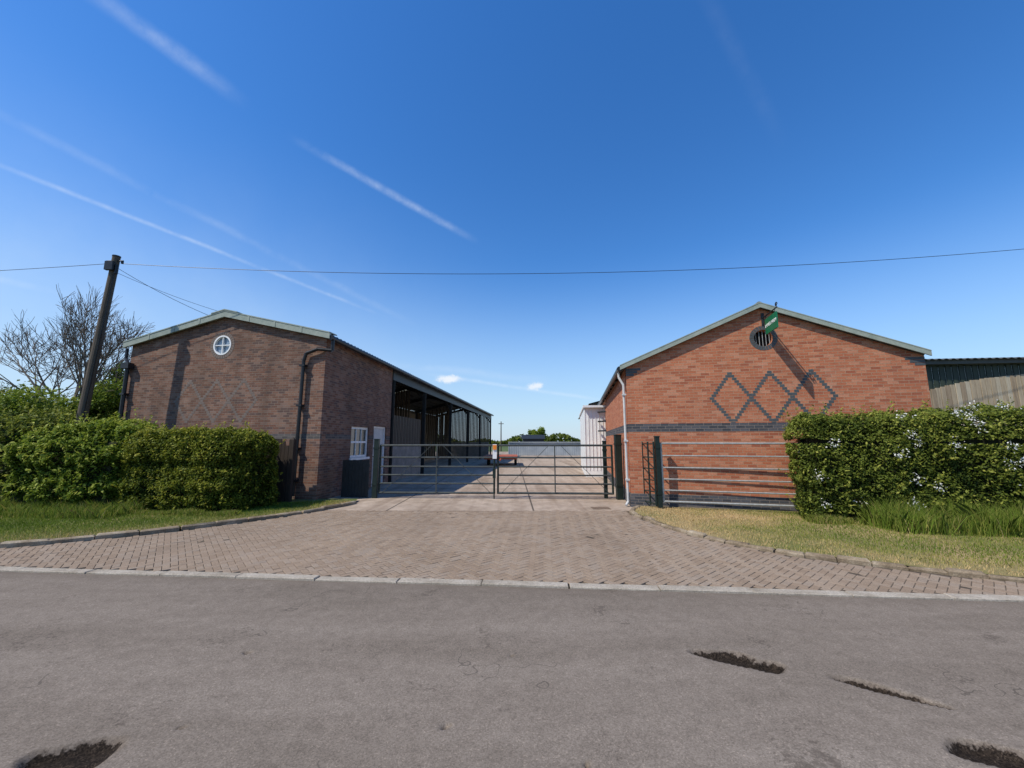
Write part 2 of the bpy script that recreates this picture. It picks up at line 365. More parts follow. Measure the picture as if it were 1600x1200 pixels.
# ------------------------------------------------------------------ ground, road
mb=MB(); S=3000
mb.face([(-S,-S,-.12),(S,-S,-.12),(S,S,-.12),(-S,S,-.12)]); struct(mb.build('ground',[M['field']]))
def edge(x): return 4.40-.083*x
def road():
    xs=np.concatenate([np.array([-400,-100,-30,-12]),np.arange(-6,-3.2,.5),np.arange(-3.2,3.6,.016),np.arange(3.8,6,.5),np.array([12,30,100,400])])
    ys=np.concatenate([np.array([-3,-1,0,1.0]),np.arange(1.6,3.5,.016),np.linspace(3.6,4.4,5)])
    X,Y=np.meshgrid(xs,ys)
    Yr=Y-.083*X*np.clip((Y+3)/7.4,0,1)
    hole=np.zeros_like(X)
    def h(cx,cy,lx,ly,ang,amp=1):
        nonlocal hole
        c,s=math.cos(ang),math.sin(ang); dx=X-cx; dy=Yr-cy
        a=(dx*c+dy*s)/lx; b=(-dx*s+dy*c)/ly
        r=np.sqrt(a*a+b*b)+.14*np.sin(3*np.arctan2(b,a)+cx*5)+.08*np.sin(23*X+3*cy)*np.cos(27*Yr)
        hole=np.maximum(hole,amp*np.clip(1.35-r,0,1))
    h(1.51,3.04,.20,.085,-.35); h(1.71,2.93,.13,.07,-.2); h(2.27,2.67,.26,.045,-.62,.95); h(-2.12,2.15,.20,.11,.1); h(2.38,2.13,.25,.085,-.4,1)
    for cx,cy,r in [(-1.9,3.1,.03),(.0,3.05,.02),(.35,2.1,.02),(.28,3.6,.03),(-.35,2.35,.025),(-1.75,2.35,.018),(1.0,4.0,.02),(-2.6,3.7,.03),(2.9,3.4,.025)]:
        h(cx,cy,r,r*.6,0,.7)
    Z=-.045*np.clip((hole-.28)*3.5,0,1)*(1+.12*np.sin(40*X)*np.sin(45*Yr))
    n,m=X.shape; me=bpy.data.meshes.new('road')
    vs=np.stack([X,Yr,Z],-1).reshape(-1,3); idx=np.arange(n*m).reshape(n,m)
    fs=np.stack([idx[:-1,:-1],idx[:-1,1:],idx[1:,1:],idx[1:,:-1]],-1).reshape(-1,4)
    me.from_pydata(vs.tolist(),[],fs.tolist()); me.materials.append(M['asphalt'])
    at=me.attributes.new('hole','FLOAT','POINT'); at.data.foreach_set('value',hole.reshape(-1).astype(np.float32))
    for p in me.polygons: p.use_smooth=True
    o=bpy.data.objects.new('road',me); col.objects.link(o); struct(o)
road()

LK=[(-3.75,9.9),(-3.95,9.3),(-4.5,8.27),(-5.49,7.1),(-6.31,6.4),(-7.13,5.9),(-8.6,5.45),(-11,5.45),(-16,5.8),(-40,7.8)]
RK=[(2.80,9.25),(2.50,8.75),(2.52,8.1),(2.77,6.95),(3.12,6.2),(3.70,5.5),(4.55,4.95),(5.47,4.5),(6.6,4.15),(8,3.9),(12,3.55),(40,1.25)]
def spline(P,n=12):
    out=[]
    for i in range(len(P)-1):
        p0=P[max(i-1,0)];p1=P[i];p2=P[i+1];p3=P[min(i+2,len(P)-1)]
        for k in range(n):
            u=k/n
            out.append(tuple(.5*((2*p1[j])+(-p0[j]+p2[j])*u+(2*p0[j]-5*p1[j]+4*p2[j]-p3[j])*u*u+(-p0[j]+3*p1[j]-3*p2[j]+p3[j])*u**3) for j in (0,1)))
    out.append(P[-1]); return out
LKs=spline(LK[:9])+[LK[9]]; RKs=spline(RK[:11])+[RK[11]]
def arc_pts(pts,step):
    cur=Vector((*pts[0],0)); out=[cur.copy()]; rem=step
    for i in range(1,len(pts)):
        q=Vector((*pts[i],0))
        while (q-cur).length>=rem:
            cur=cur+(q-cur).normalized()*rem; out.append(cur.copy()); rem=step
        rem-=(q-cur).length; cur=q
    return out
def kerbmesh(pts,name,wd,h,step,side,jit=.006,z0=-.02,mat='kerb',c=.012):
    mb=MB(); P=arc_pts(pts,step)
    for i in range(len(P)-1):
        a,b=P[i],P[i+1]; d=(b-a); d.normalize(); nrm=Vector((-d.y,d.x,0))*side
        if abs(a.x)>15: continue
        a=a+d*.005; j=Vector((random.uniform(-jit,jit),random.uniform(-jit,jit),0))
        hh=h+random.uniform(-jit,jit)
        base=[a+j,b-d*.005+j,b-d*.005+j+nrm*wd,a+j+nrm*wd]
        r=lambda:random.uniform(.6,1.6) if jit>.008 else 1
        ins=[base[0]+d*c*r()+nrm*c*r(),base[1]-d*c*r()+nrm*c*r(),base[2]-d*c-nrm*c,base[3]+d*c-nrm*c]
        lo=[Vector((p.x,p.y,z0)) for p in base]; mi=[Vector((p.x,p.y,hh-c)) for p in base]
        dz=[random.uniform(-jit,jit)*.6 for _ in range(4)]
        hi=[Vector((p.x,p.y,hh+dz[k])) for k,p in enumerate(ins)]
        for k in range(4):
            l=(k+1)%4; mb.face([lo[k],lo[l],mi[l],mi[k]]); mb.face([mi[k],mi[l],hi[l],hi[k]])
        mb.face(hi)
    return struct(mb.build(name,[M[mat]]))
kerbmesh(LKs,'kerb',.10,.085,.5,-1,.012,mat='kerbworn',c=.018); kerbmesh(RKs,'kerb',.10,.062,.33,1,.016,mat='kerbworn',c=.02)
kerbmesh([(-14,edge(-14)),(14,edge(14))],'road_edging_kerb',.12,.022,.915,1,.005,c=.007)

EW=.125
poly=[(2.9,9.0)]+[p for p in RKs if p[1]<9.0 and p[0]<14]+[(14,edge(14)+EW),(-14,edge(-14)+EW)]+[p for p in LKs[::-1] if p[1]<9.0 and p[0]>-14]+[(-3.9,9.0)]
def inside(px,py,poly):
    r=np.zeros(px.shape,bool); n=len(poly); j=n-1
    for i in range(n):
        xi,yi=poly[i];xj,yj=poly[j]
        if yi!=yj:
            c=((yi>py)!=(yj>py))&(px<(xj-xi)*(py-yi)/(yj-yi)+xi); r^=c
        j=i
    return r
def paving2():
    A=.077; ang=math.radians(-4.8+45); ca,sa=math.cos(ang),math.sin(ang); N=170
    I,J=np.meshgrid(np.arange(-N,N),np.arange(-N,N)); c=(I-J)%4
    H=np.stack([I[c==0]+1.,J[c==0]+.5,np.full((c==0).sum(),2.),np.full((c==0).sum(),1.)],-1)
    Vv=np.stack([I[c==3]+.5,J[c==3]+1.,np.full((c==3).sum(),1.),np.full((c==3).sum(),2.)],-1)
    P=np.concatenate([H,Vv]); cx=P[:,0]*A;cy=P[:,1]*A
    X=cx*ca-cy*sa+0; Y=cx*sa+cy*ca+6.5
    ok=inside(X,Y-.03,poly)&inside(X,Y+.03,poly)
    P=P[ok];X=X[ok];Y=Y[ok]; n=len(X); g=.0026; bv=.004
    hw=P[:,2]*A/2-g; hh=P[:,3]*A/2-g
    z=.013+rng.normal(0,.0012,n)+.006*np.sin(X*1.1)*np.sin(Y*1.7)
    tiltx=rng.normal(0,.007,n);tilty=rng.normal(0,.007,n)
    vs=[]
    for (sx,sy) in ((-1,-1),(1,-1),(1,1),(-1,1)):
        for lvl in (0,1,2):
            b=bv if lvl==2 else 0
            lx=sx*(hw-b);ly=sy*(hh-b); zz=z+lx*tiltx+ly*tilty+(-.03 if lvl==0 else (-.003 if lvl==1 else 0))
            vs.append(np.stack([X+lx*ca-ly*sa,Y+lx*sa+ly*ca,zz],-1))
    vs=np.stack(vs,1).reshape(-1,3); base=np.arange(n)*12
    fs=[np.stack([base+2,base+5,base+8,base+11],-1)]
    for k in range(4):
        l=(k+1)%4
        fs.append(np.stack([base+3*k,base+3*l,base+3*l+1,base+3*k+1],-1)); fs.append(np.stack([base+3*k+1,base+3*l+1,base+3*l+2,base+3*k+2],-1))
    fs=np.concatenate(fs); me=bpy.data.meshes.new('block_paved_driveway')
    me.from_pydata(vs.tolist(),[],fs.tolist()); me.materials.append(M['paver'])
    at=me.attributes.new('tint','FLOAT','POINT'); at.data.foreach_set('value',np.repeat(rng.random(n),12).astype(np.float32))
    o=bpy.data.objects.new('block_paved_driveway',me); col.objects.link(o); struct(o)
paving2()
def sheet(name,poly,z,mat):
    mb=MB(); tr=tessellate_polygon([[Vector((x,y,0)) for x,y in poly]])
    for t3 in tr: mb.face([(poly[i][0],poly[i][1],z) for i in t3])
    return struct(mb.build(name,[mat],weld=True))
sheet('driveway_joint_bed',poly,.005,M['joint'])
sheet('concrete_yard',[(-4.4,9.0),(-4.4,8.95),(3.0,8.85),(3.0,9.4),(9,20),(14,60),(-13,60),(-12,11.5),(-5,10.5),(-5,9.2)],.014,M['concrete'])
sheet('grass_verge',[(p[0]-.07,p[1]+.04) for p in LKs if p[0]>-41]+[(-60,20),(-14,20),(-11.2,12),(-4.95,10.4),(-3.9,10.4)],.065,M['vergegreen'])
sheet('dry_grass_verge',[(p[0]+.07,p[1]+.04) for p in RKs]+[(60,14),(20,12),(8.6,8.6),(2.85,9.40)],.048,M['vergedry'])

mb=MB(); c0=V(2.0,9.25,.019)
mb.box(c0+V(-.2,-.15,-.004),(.4,0,0),(0,.3,0),(0,0,.006))
for k in range(5): mb.box(c0+V(-.17+k*.075,-.12,.002),(.04,0,0),(0,.24,0),(0,0,.005))
tag(mb.build('drain_cover',[M['drain']]),'dull brown iron drain cover set in the concrete','drain cover')

# ------------------------------------------------------------------ LEFT BUILDING
LC=V(-4.9,10.22); lf=Vector((-.987,.159,0)); lg=Vector((.088,1,0)).normalized(); ln_=Vector((-.159,-.987,0))
LW=6.15; LE=4.24; LA=4.96; LL=31.4; LB=4.55
PF=lambda s,z: LC+lf*s+V(0,0,z)
PS=lambda s,z: LC+lg*s+V(0,0,z)
shed=empty('brick_and_timber_barn',LC,'long brown brick barn with open-sided shed and low-pitched roof','barn')
mb=MB()
rs,rz,rr=3.16,4.14,.28
outline=[(0,0),(LW,0),(LW,LE),(LW/2,LA),(0,LE)]
mb.wall(PF,outline,[circ(rs,rz,rr)],-ln_*.22,0)
win=(1.62,2.78,1.02,1.95); door=(3.15,4.2,0.0,2.02)
T2=Vector((-lg.y,lg.x,0))
mb.wall(PS,[(.222,0),(door[0],0),(door[0],door[3]),(door[1],door[3]),(door[1],0),(LB,0),(LB,LE),(.222,LE)],[[(win[0],win[2]),(win[1],win[2]),(win[1],win[3]),(win[0],win[3])]],T2*.22,0)
PW=lambda s,z: LC+lf*LW+lg*s+V(0,0,z)
mb.wall(PW,[(.222,0),(LB,0),(LB,LE),(.222,LE)],[],-T2*.22,0)
PP=lambda s,z: LC+lg*LB+lf*s+V(0,0,z)
mb.wall(PP,[(.23,0),(LW-.23,0),(LW-.23,LE),(LW/2,LA-.03),(.23,LE)],[],-lg*.2,0)
mb.box(PF(-.004,1.575)+ln_*.004,lf*(LW),-ln_*.02,(0,0,.125),1)
mb.box(PS(0,1.575)-T2*.004-lg*.004,lg*win[0],T2*.02,(0,0,.125),1); mb.box(PS(win[1],1.575)-T2*.004,lg*(door[0]-win[1]),T2*.02,(0,0,.125),1); mb.box(PS(door[1],1.575)-T2*.004,lg*(LB-door[1]),T2*.02,(0,0,.125),1)
def ring(mb,P,n_,cs,cz,r1,r2,k,mi):
    for i in range(k):
        a=2*math.pi*i/k; b=2*math.pi*(i+.86)/k
        pts=[(cs+r*math.cos(x),cz+r*math.sin(x)) for r,x in ((r1,a),(r2,a),(r2,b),(r1,b))]
        F=[P(*p)+n_*.005 for p in pts]; Bk=[P(*p)-n_*.03 for p in pts]
        mb.face(F,mi)
        for q in range(4): mb.face([F[q],F[(q+1)%4],Bk[(q+1)%4],Bk[q]],mi)
ring(mb,PF,ln_,rs,rz,rr+.002,rr+.10,30,2)
def diamonds(mb,P,n_,s0,zc,k,hw,courses,mi,half=.046,ch=.0625,hh=.025):
    for d in range(k):
        cx=s0+hw+d*2*hw
        for r in range(-courses,courses+1):
            zz=zc+r*ch; off=hw*(1-abs(r)/courses)
            for sg in ((-1,1) if off>.03 else (1,)):
                x=cx+sg*off
                if r==0 and sg==-1 and d>0: continue
                F=[P(x-half,zz-hh),P(x+half,zz-hh),P(x+half,zz+hh),P(x-half,zz+hh)]
                F=[p+n_*.003 for p in F]; B=[p-n_*.02 for p in F]
                mb.face(F,mi)
                for q in range(4): mb.face([F[q],F[(q+1)%4],B[(q+1)%4],B[q]],mi)
diamonds(mb,PF,ln_,1.95,2.5625+.036,3,.42,9,2)
mb.build('wall',[M['brick_l'],M['blue_f'],M['greyplain']],shed)
def roof(mb,A0,A1,dirn,L,per,amp,mi,light=(),lm=1,nsub=4):
    st=per/nsub; n=int(L/st); pr=[0,.0,1,1]
    prev=None
    for i in range(n+1):
        z=amp*pr[i%nsub]; o=dirn*(i*st)+V(0,0,z); cur=(A0+o,A1+o)
        if prev:
            s=i*st; m=mi
            for a,b in light:
                if a<s<b: m=lm
            mb.face([prev[0],cur[0],cur[1],prev[1]],m)
            mb.face([prev[0]-V(0,0,.012),cur[0]-V(0,0,.012),cur[1]-V(0,0,.012),prev[1]-V(0,0,.012)],m)
            mb.face([prev[0],cur[0],cur[0]-V(0,0,.012),prev[0]-V(0,0,.012)],m)
        prev=cur
mb=MB()
rid=PF(LW/2,LA+.06)+ln_*.06; sl=(LA-LE)/(LW/2)
e1=PF(-.16,LE+.06-.16*sl)+ln_*.06; e2=PF(LW+.16,LE+.06-.16*sl)+ln_*.06
lts=[(6.2,7.1),(14.8,15.7),(25.3,26.2)]
roof(mb,e1,rid,lg,LL+.1,.2,.03,0,lts); roof(mb,e2,rid,lg,LL+.1,.2,.03,0,lts)
mb.beam(rid+V(0,0,.03),rid+lg*LL+V(0,0,.03),.35,.05,0)
mb.build('roof',[M['roofdark'],M['rooflight']],shed)
mb=MB()
def verge(mb,a,b,apex,n_,h=.15,t=.10):
    for p,q in ((a,apex),(b,apex)):
        mb.box(p+n_*.01-V(0,0,h-.05),q-p,n_*t*.6,(0,0,h))
        mb.box(p+n_*.08+V(0,0,.052),q-p,-n_*.34,(0,0,.03))
verge(mb,e1,e2,rid,ln_,.15,.10)
d1=(rid-e1).normalized(); d2=(rid-e2).normalized()
mb.box(rid-d1*.42+ln_*.09+V(0,0,.085),d1*.42,-ln_*.42,(0,0,.03)); mb.box(rid-d2*.42+ln_*.09+V(0,0,.085),d2*.42,-ln_*.42,(0,0,.03))
for k in (.25,.5,.75):
    for p in (e1,e2):
        q=p+(rid-p)*k; dd=(rid-p).normalized()
        mb.box(q+ln_*.072-V(0,0,.1),dd*.06,ln_*.006,(0,0,.15))
mb.build('verge_trim',[M['roofgreen']],shed)
mb=MB(); ga=PS(-.12,LE-.05)-T2*.18; mb.tube(ga,ga+lg*(LL+.1),.065,10)
for k in range(30): mb.box(ga+lg*(k*1.05)+V(0,0,-.02)+T2*.03,lg*.03,T2*.12,(0,0,.1))
mb.build('gutter',[M['blackplastic']],shed)
mb=MB(); q0=ga+lg*.1
mb.path([q0,q0-V(0,0,.32),PF(.18,3.9)+ln_*.09,PF(.50,3.80)+ln_*.09,PF(.56,3.6)+ln_*.09,PF(.58,.15)+ln_*.09],.045,10)
for z in (3.45,2.4,1.3,.5): mb.box(PF(.50,z)+ln_*.01,lf*.15,ln_*.13,(0,0,.05))
mb.build('downpipe',[M['blackplastic']],shed,smooth=True)
mb=MB(); mb.path([PF(LW-.05,3.62)+ln_*.09,PF(LW-.05,.1)+ln_*.09],.05,10); mb.box(PF(LW-.18,3.55)+ln_*.02,lf*.26,ln_*.16,(0,0,.16))
for z in (2.8,1.8,.9): mb.box(PF(LW-.12,z)+ln_*.01,lf*.15,ln_*.14,(0,0,.05))
mb.path([PF(LW-.05,3.7)+ln_*.09,PF(LW+.1,3.85)+ln_*.05,PF(LW+.14,LE-.1)+ln_*.02],.04,8)
mb.build('downpipe',[M['blackplastic']],shed,smooth=True)
we=empty('round_window',PF(rs,rz),parent=shed)
def annulus(mb,P,n_,cs,cz,r1,r2,d0,d1,mi=0,k=32):
    o=circ(cs,cz,r2,k);i_=circ(cs,cz,r1,k)
    for a in range(k):
        b=(a+1)%k
        O=[P(*o[a]),P(*o[b])];I=[P(*i_[a]),P(*i_[b])]
        mb.face([O[0]+n_*d1,O[1]+n_*d1,I[1]+n_*d1,I[0]+n_*d1],mi)
        mb.face([O[0]+n_*d0,O[1]+n_*d0,O[1]+n_*d1,O[0]+n_*d1],mi); mb.face([I[0]+n_*d0,I[1]+n_*d0,I[1]+n_*d1,I[0]+n_*d1],mi)
mb=MB(); annulus(mb,PF,ln_,rs,rz,rr-.04,rr-.001,-.1,.012)
mb.box(PF(rs-rr+.03,rz-.012)-ln_*.03,lf*(2*rr-.06),ln_*.03,(0,0,.024)); mb.box(PF(rs-.012,rz-rr+.03)-ln_*.031,lf*.024,ln_*.033,(0,0,2*rr-.06))
mb.build('frame',[M['white']],we)
mb=MB(); mb.face([p-ln_*.05 for p in [PF(*c) for c in circ(rs,rz,rr-.02)]]); mb.build('glass',[M['glassl']],we)
we=empty('sash_window',PS(win[0],win[2]),parent=shed)
mb=MB(); ws,we_,wz,wt=win
def bar(s0,s1,z0,z1,dp=.0,th=.05): mb.box(PS(s0,z0)+T2*(.04+dp),lg*(s1-s0),T2*th,(0,0,z1-z0))
bar(ws,we_,wt-.07,wt);bar(ws,we_,wz,wz+.07);bar(ws,ws+.07,wz+.071,wt-.071);bar(we_-.07,we_,wz+.071,wt-.071)
bar(ws+.071,we_-.071,(wz+wt)/2-.03,(wz+wt)/2+.03,.002)
for k in (1,2): 
    s=ws+.07+(we_-ws-.14)*k/3; bar(s-.010,s+.010,wz+.071,wt-.071,.006,.03)
mb.build('frame',[M['white']],we)
mb=MB(); mb.box(PS(ws-.05,wz-.07)-T2*.05,lg*(we_-ws+.1),T2*.2,(0,0,.068)); mb.build('sill',[M['white']],we)
mb=MB(); mb.face([PS(ws,wz)+T2*.075,PS(we_,wz)+T2*.075,PS(we_,wt)+T2*.075,PS(ws,wt)+T2*.075]); mb.build('glass',[M['glass']],we)
de=empty('door',PS(door[0],0),parent=shed)
mb=MB(); mb.box(PS(door[0]+.07,0.02)+T2*.08,lg*(door[1]-door[0]-.14),T2*.045,(0,0,door[3]-.09))
for zz in (.25,1.15): mb.box(PS(door[0]+.2,zz)+T2*.07,lg*(door[1]-door[0]-.4),T2*.02,(0,0,.7))
mb.build('door_leaf',[M['greywhite']],de)
mb=MB(); mb.box(PS(door[0]+.002,0.02)+T2*.05,lg*.066,T2*.1,(0,0,door[3]-.024)); mb.box(PS(door[1]-.068,0.02)+T2*.05,lg*.066,T2*.1,(0,0,door[3]-.024)); mb.box(PS(door[0]+.07,door[3]-.068)+T2*.05,lg*(door[1]-door[0]-.14),T2*.1,(0,0,.064))
mb.build('frame',[M['white']],de)
mb=MB(); mb.tube(PS(door[0]+.15,1.0)+T2*.08,PS(door[0]+.15,1.0)+T2*.02,.012); mb.tube(PS(door[0]+.15,1.0)+T2*.025,PS(door[0]+.27,1.0)+T2*.025,.012); mb.build('handle',[M['steel']],de)
postS=[4.75,8.7,14.0,19.3,24.8,31.2]
mb=MB()
pw_=.15
for k,s in enumerate(postS):
    for b in (0,LW-.2):
        o=PS(s,0)+lf*b
        mb.box(o,lf*pw_,lg*.012,(0,0,LE-.02)); mb.box(o+lg*.10,lf*pw_,lg*.012,(0,0,LE-.02)); mb.box(o+lf*.07+lg*.013,lf*.01,lg*.086,(0,0,LE-.02))
    mb.beam(PS(s+.07,LE-.12),PS(s+.07,LA-.12)+lf*LW/2,.14,.22); mb.beam(PS(s+.07,LE-.12)+lf*LW,PS(s+.07,LA-.12)+lf*LW/2,.14,.22)
    mb.beam(PS(s+.07,LE-.75)+lf*.1,PS(s+.07,LE-.12+.7*sl)+lf*.8,.08,.1)
for j in range(5):
    x=.25+j*.66; zz=LE+x*sl
    for sgn in (0,1):
        xx=x if sgn==0 else LW-x
        mb.beam(PS(LB+.1,zz-.03)+lf*xx,PS(LL,zz-.03)+lf*xx,.06,.09)
mb.beam(PS(LB+.1,LE-.22)+lf*.04,PS(LL,LE-.22)+lf*.04,.08,.40)
mb.build('steel_frame',[M['steel']],shed)
mb=MB()
mb.box(PW(LB+.05,0),lg*(LL-LB-.05),-T2*.12,(0,0,1.45))
mb.box(PS(LL-.1,0)+lf*.25,lf*(LW-.5),lg*.12,(0,0,1.45))
mb.box(PS(LB+.25,0)+T2*.08,lg*3.72,T2*.1,(0,0,1.36))
mb.build('concrete_panel_wall',[M['concwall']],shed)
mb=MB(); s=LB+.1; kk=0
while s<LL-.1:
    mb.box(PW(s,1.46)-T2*.02,lg*.135,-T2*.025,(0,0,LE-1.5),kk%2); s+=.165; kk+=1
s=.2
while s<LW-.2:
    zt=LE+min(s,LW-s)*sl-.1
    mb.box(PS(LL-.04,1.46)+lf*s,lf*.125,lg*.025,(0,0,zt-1.46),kk%2); s+=.15; kk+=1
s=LB+.35
while s<LB+3.9:
    mb.box(PS(s,1.362)+T2*.10,lg*.12,T2*.025,(0,0,1.15),kk%2); s+=.17; kk+=1
for z in (2.2,3.3): mb.beam(PW(LB+.1,z)-T2*.08,PW(LL,z)-T2*.08,.05,.1,1)
# intermediate boarded partitions between bays (rear half), slatted
for bay in (14.0,24.8):
    s=LW*.45
    while s<LW-.25:
        zt=LE+min(s,LW-s)*sl-.25
        mb.box(PS(bay+.13,.05)+lf*s,lf*.12,lg*.025,(0,0,zt-.05),kk%2); s+=.17; kk+=1
mb.build('timber_boarding',[M['board1'],M['board2']],shed)

g0=empty('timber_side_gate',V(-5.5,9.75,.05),'dark timber side gate with arched top beside barn corner','gate')
mb=MB(); a=V(-5.28,9.70,.05); d=V(-.98,.16,0).normalized()
for k in range(6):
    h=1.3+.22*math.sin(math.pi*(k+.5)/6); mb.box(a+d*(.13+k*.1),d*.093,V(0,.03,0),(0,0,h))
mb.build('gate_leaf',[M['timberdk']],g0)
for off in (0,.75):
    mb=MB(); o_=a+d*off
    mb.box(o_,d*.12,V(0,.12,0),(0,0,1.5)); c_=o_+d*.06+V(0,.06,1.56)
    q=[o_+V(0,0,1.5),o_+d*.12+V(0,0,1.5),o_+d*.12+V(0,.12,1.5),o_+V(0,.12,1.5)]
    for i in range(4): mb.face([q[i],q[(i+1)%4],c_])
    mb.build('gate_post',[M['timberdk']],g0)
mb=MB(); pa=V(-4.62,11.03,.02); pb=V(-3.85,10.92,.02); dd=(pb-pa)
for k in range(8): mb.box(pa+dd*(k/8),dd*.118,V(0,.025,0),(0,0,.98+.01*(k%2)))
mb.box(pa+V(0,.027,.2),dd,V(0,.04,0),(0,0,.08)); mb.box(pa+V(0,.027,.8),dd,V(0,.04,0),(0,0,.08))
tag(mb.build('timber_fence_panel',[M['steel']]),'low black boarded fence panel between barn and gate post','fence')

# ------------------------------------------------------------------ main gates
def gate_post(p,h,r,label,mat='gategreen'):
    mb=MB(); p=Vector(p); mb.box(p-V(r,r,0),(2*r,0,0),(0,2*r,0),(0,0,h)); mb.box(p-V(r+.008,r+.008,-h),(2*r+.016,0,0),(0,2*r+.016,0),(0,0,.025))
    for z in (.35,h-.25): mb.box(p-V(r+.01,r+.01,-z),(2*r+.02,0,0),(0,2*r+.02,0),(0,0,.05))
    return tag(mb.build('gate_post',[M[mat]]),label,'gate post','posts of the farmyard gates')
GL=V(-3.66,10.88); GR=V(2.80,10.62); gm=V(-.42,10.76)
gate_post((GL.x,GL.y,.0),1.55,.06,'square dark green steel gate post beside the barn')
gate_post((GR.x,GR.y,.0),1.66,.08,'thick dark green steel gate post by the brick corner')
gate_post((GR.x-.30,GR.y+.25,.0),1.5,.045,'slim dark green steel gate post by the brick corner')
def gate(a,b,hinge_a,bars,label,group='tubular farmyard gates',frame='galv',brace=True,rail='galv',rr_=(.023,.018)):
    a,b=Vector(a),Vector(b)
    e=empty('farm_gate',a,label,'gate',group)
    for z in bars:
        mb=MB(); mb.tube(a+V(0,0,z),b+V(0,0,z),rr_[0] if z in (bars[0],bars[-1]) else rr_[1],8)
        mb.build('rail',[M[rail]],e,smooth=True)
    for p in (a,b):
        mb=MB(); mb.tube(p+V(0,0,bars[0]-.02),p+V(0,0,bars[-1]+.02),.027,10)
        mb.build('end_post',[M[frame]],e,smooth=True)
    if brace:
        top=bars[-1];bot=bars[0]; o=Vector((0,-.022,0))
        hg,fr=(a,b) if hinge_a else (b,a); dd=(fr-hg)
        for f0_,z0_,f1_,z1_,w_ in ((.03,bot,.45,top,.012),(.97,bot,.55,top,.012),(.5,bot,.5,top,.03)):
            mb=MB(); mb.beam(hg+dd*f0_+V(0,0,z0_)+o*(1.2 if f0_!=.5 else 1.7),hg+dd*f1_+V(0,0,z1_)+o*(1.2 if f0_!=.5 else 1.7),.008,w_)
            mb.build('brace',[M['gatebar']],e)
    return e
bars=[.16,.40,.62,.84,1.08,1.40]
ga_=gate(GL+V(.11,0),gm-V(.05,0),True,bars,'grey tubular farm gate, closed, hung beside the barn',frame='gategreen',rail='gatebar',rr_=(.027,.022))
gb_=gate(gm+V(.05,0),GR-V(.17,0),False,bars,'grey tubular farm gate, closed, hung from the thick green post',frame='gategreen',rail='gatebar',rr_=(.027,.022))
mb=MB(); mb.box(gm+V(-.095,-.06,1.05),(.11,0,0),(0,.02,0),(0,0,.38)); mb.build('reflector_board',[M['white']],ga_)
mb=MB(); mb.box(gm+V(-.09,-.085,1.29),(.1,0,0),(0,.02,0),(0,0,.12)); mb.build('reflector',[M['orange']],ga_)
mb=MB(); mb.tube(gm+V(-.05,-.05,.02),gm+V(-.05,-.05,1.0),.018); mb.box(gm+V(-.09,-.07,.55),(.08,0,0),(0,.04,0),(0,0,.25)); mb.build('drop_bolt',[M['gategreen']],ga_)

# ------------------------------------------------------------------ RIGHT BUILDING
RC=V(2.75,9.44); rf=Vector((.9724,-.2334,0)); rg=Vector((.165,1,0)).normalized(); rn=Vector((-.2334,-.9724,0))
RW=5.95; RE=3.27; RA=4.52; RL=11.2; rsl=(RA-RE)/(RW/2)
QF=lambda s,z: RC+rf*s+V(0,0,z); QS=lambda s,z: RC+rg*s+V(0,0,z)
T3=Vector((rg.y,-rg.x,0))
bld=empty('brick_outbuilding',RC,'orange-red brick gabled outbuilding with blue brick diamonds','building')
mb=MB(); cs,cz,cr=3.02,3.82,.19
mb.wall(QF,[(0,0),(RW,0),(RW,RE),(RW/2,RA),(0,RE)],[circ(cs,cz,cr)],-rn*.22,0)
mb.wall(QS,[(.222,0),(RL,0),(RL,RE),(.222,RE)],[],T3*.22,0)
mb.wall(lambda s,z: RC+rf*RW+rg*s+V(0,0,z),[(.222,0),(RL,0),(RL,RE),(.222,RE)],[],-T3*.22,0)
mb.wall(lambda s,z: QF(s,z)+rg*RL,[(.23,0),(RW-.23,0),(RW-.23,RE),(RW/2,RA-.03),(.23,RE)],[],-rg*.2,0)
mb.box(QF(-.004,1.725)+rn*.004,rf*(RW+.008),-rn*.02,(0,0,.19),1); mb.box(QS(.02,1.725)-T3*.004,rg*(RL-.02),T3*.02,(0,0,.19),1)
mb.box(QF(-.012,0)+rn*.012,rf*(RW+.024),-rn*.03,(0,0,.315),1); mb.box(QS(.022,0)-T3*.012,rg*(RL-.02),T3*.03,(0,0,.315),1)
for k in range(3):
    w_=.34-.08*k
    mb.box(QF(-.003,RE-.0625*(k+1)-.02)+rn*.004,rf*w_,-rn*.02,(0,0,.054),2); mb.box(QF(RW-w_+.003,RE-.0625*(k+1)-.02)+rn*.004,rf*w_,-rn*.02,(0,0,.054),2)
ring(mb,QF,rn,cs,cz,cr+.002,cr+.095,26,2)
diamonds(mb,QF,rn,1.86,2.4375+.036,3,.405,9,2)
mb.build('wall',[M['brick_r'],M['blue'],M['blueplain']],bld)
mb=MB(); rid=QF(RW/2,RA+.05)+rn*.08; e1=QF(-.14,RE+.05-.14*rsl)+rn*.08; e2=QF(RW+.06,RE+.05-.06*rsl)+rn*.08
roof(mb,e1,rid,rg,RL+.15,.15,.035,0); roof(mb,e2,rid,rg,RL+.15,.15,.035,0)
mb.tube(rid+V(0,0,.02),rid+rg*RL+V(0,0,.02),.07,10)
mb.build('roof',[M['roofcem']],bld)
mb=MB()
for p in (e1,e2):
    mb.box(p+rn*.01-V(0,0,.06),rid-p,rn*.03,(0,0,.095)); mb.box(p+rn*.045+V(0,0,.037),rid-p,-rn*.22,(0,0,.022))
mb.build('verge_trim',[M['roofgreen']],bld)
mb=MB(); ga=QS(-.1,RE-.04)-T3*.16; mb.tube(ga,ga+rg*(RL+.1),.06,10)
for k in range(11): mb.box(ga+rg*(k*1.0)+V(0,0,-.01)+T3*.05,rg*.03,T3*.1,(0,0,.06))
mb.build('gutter',[M['blackplastic']],bld)
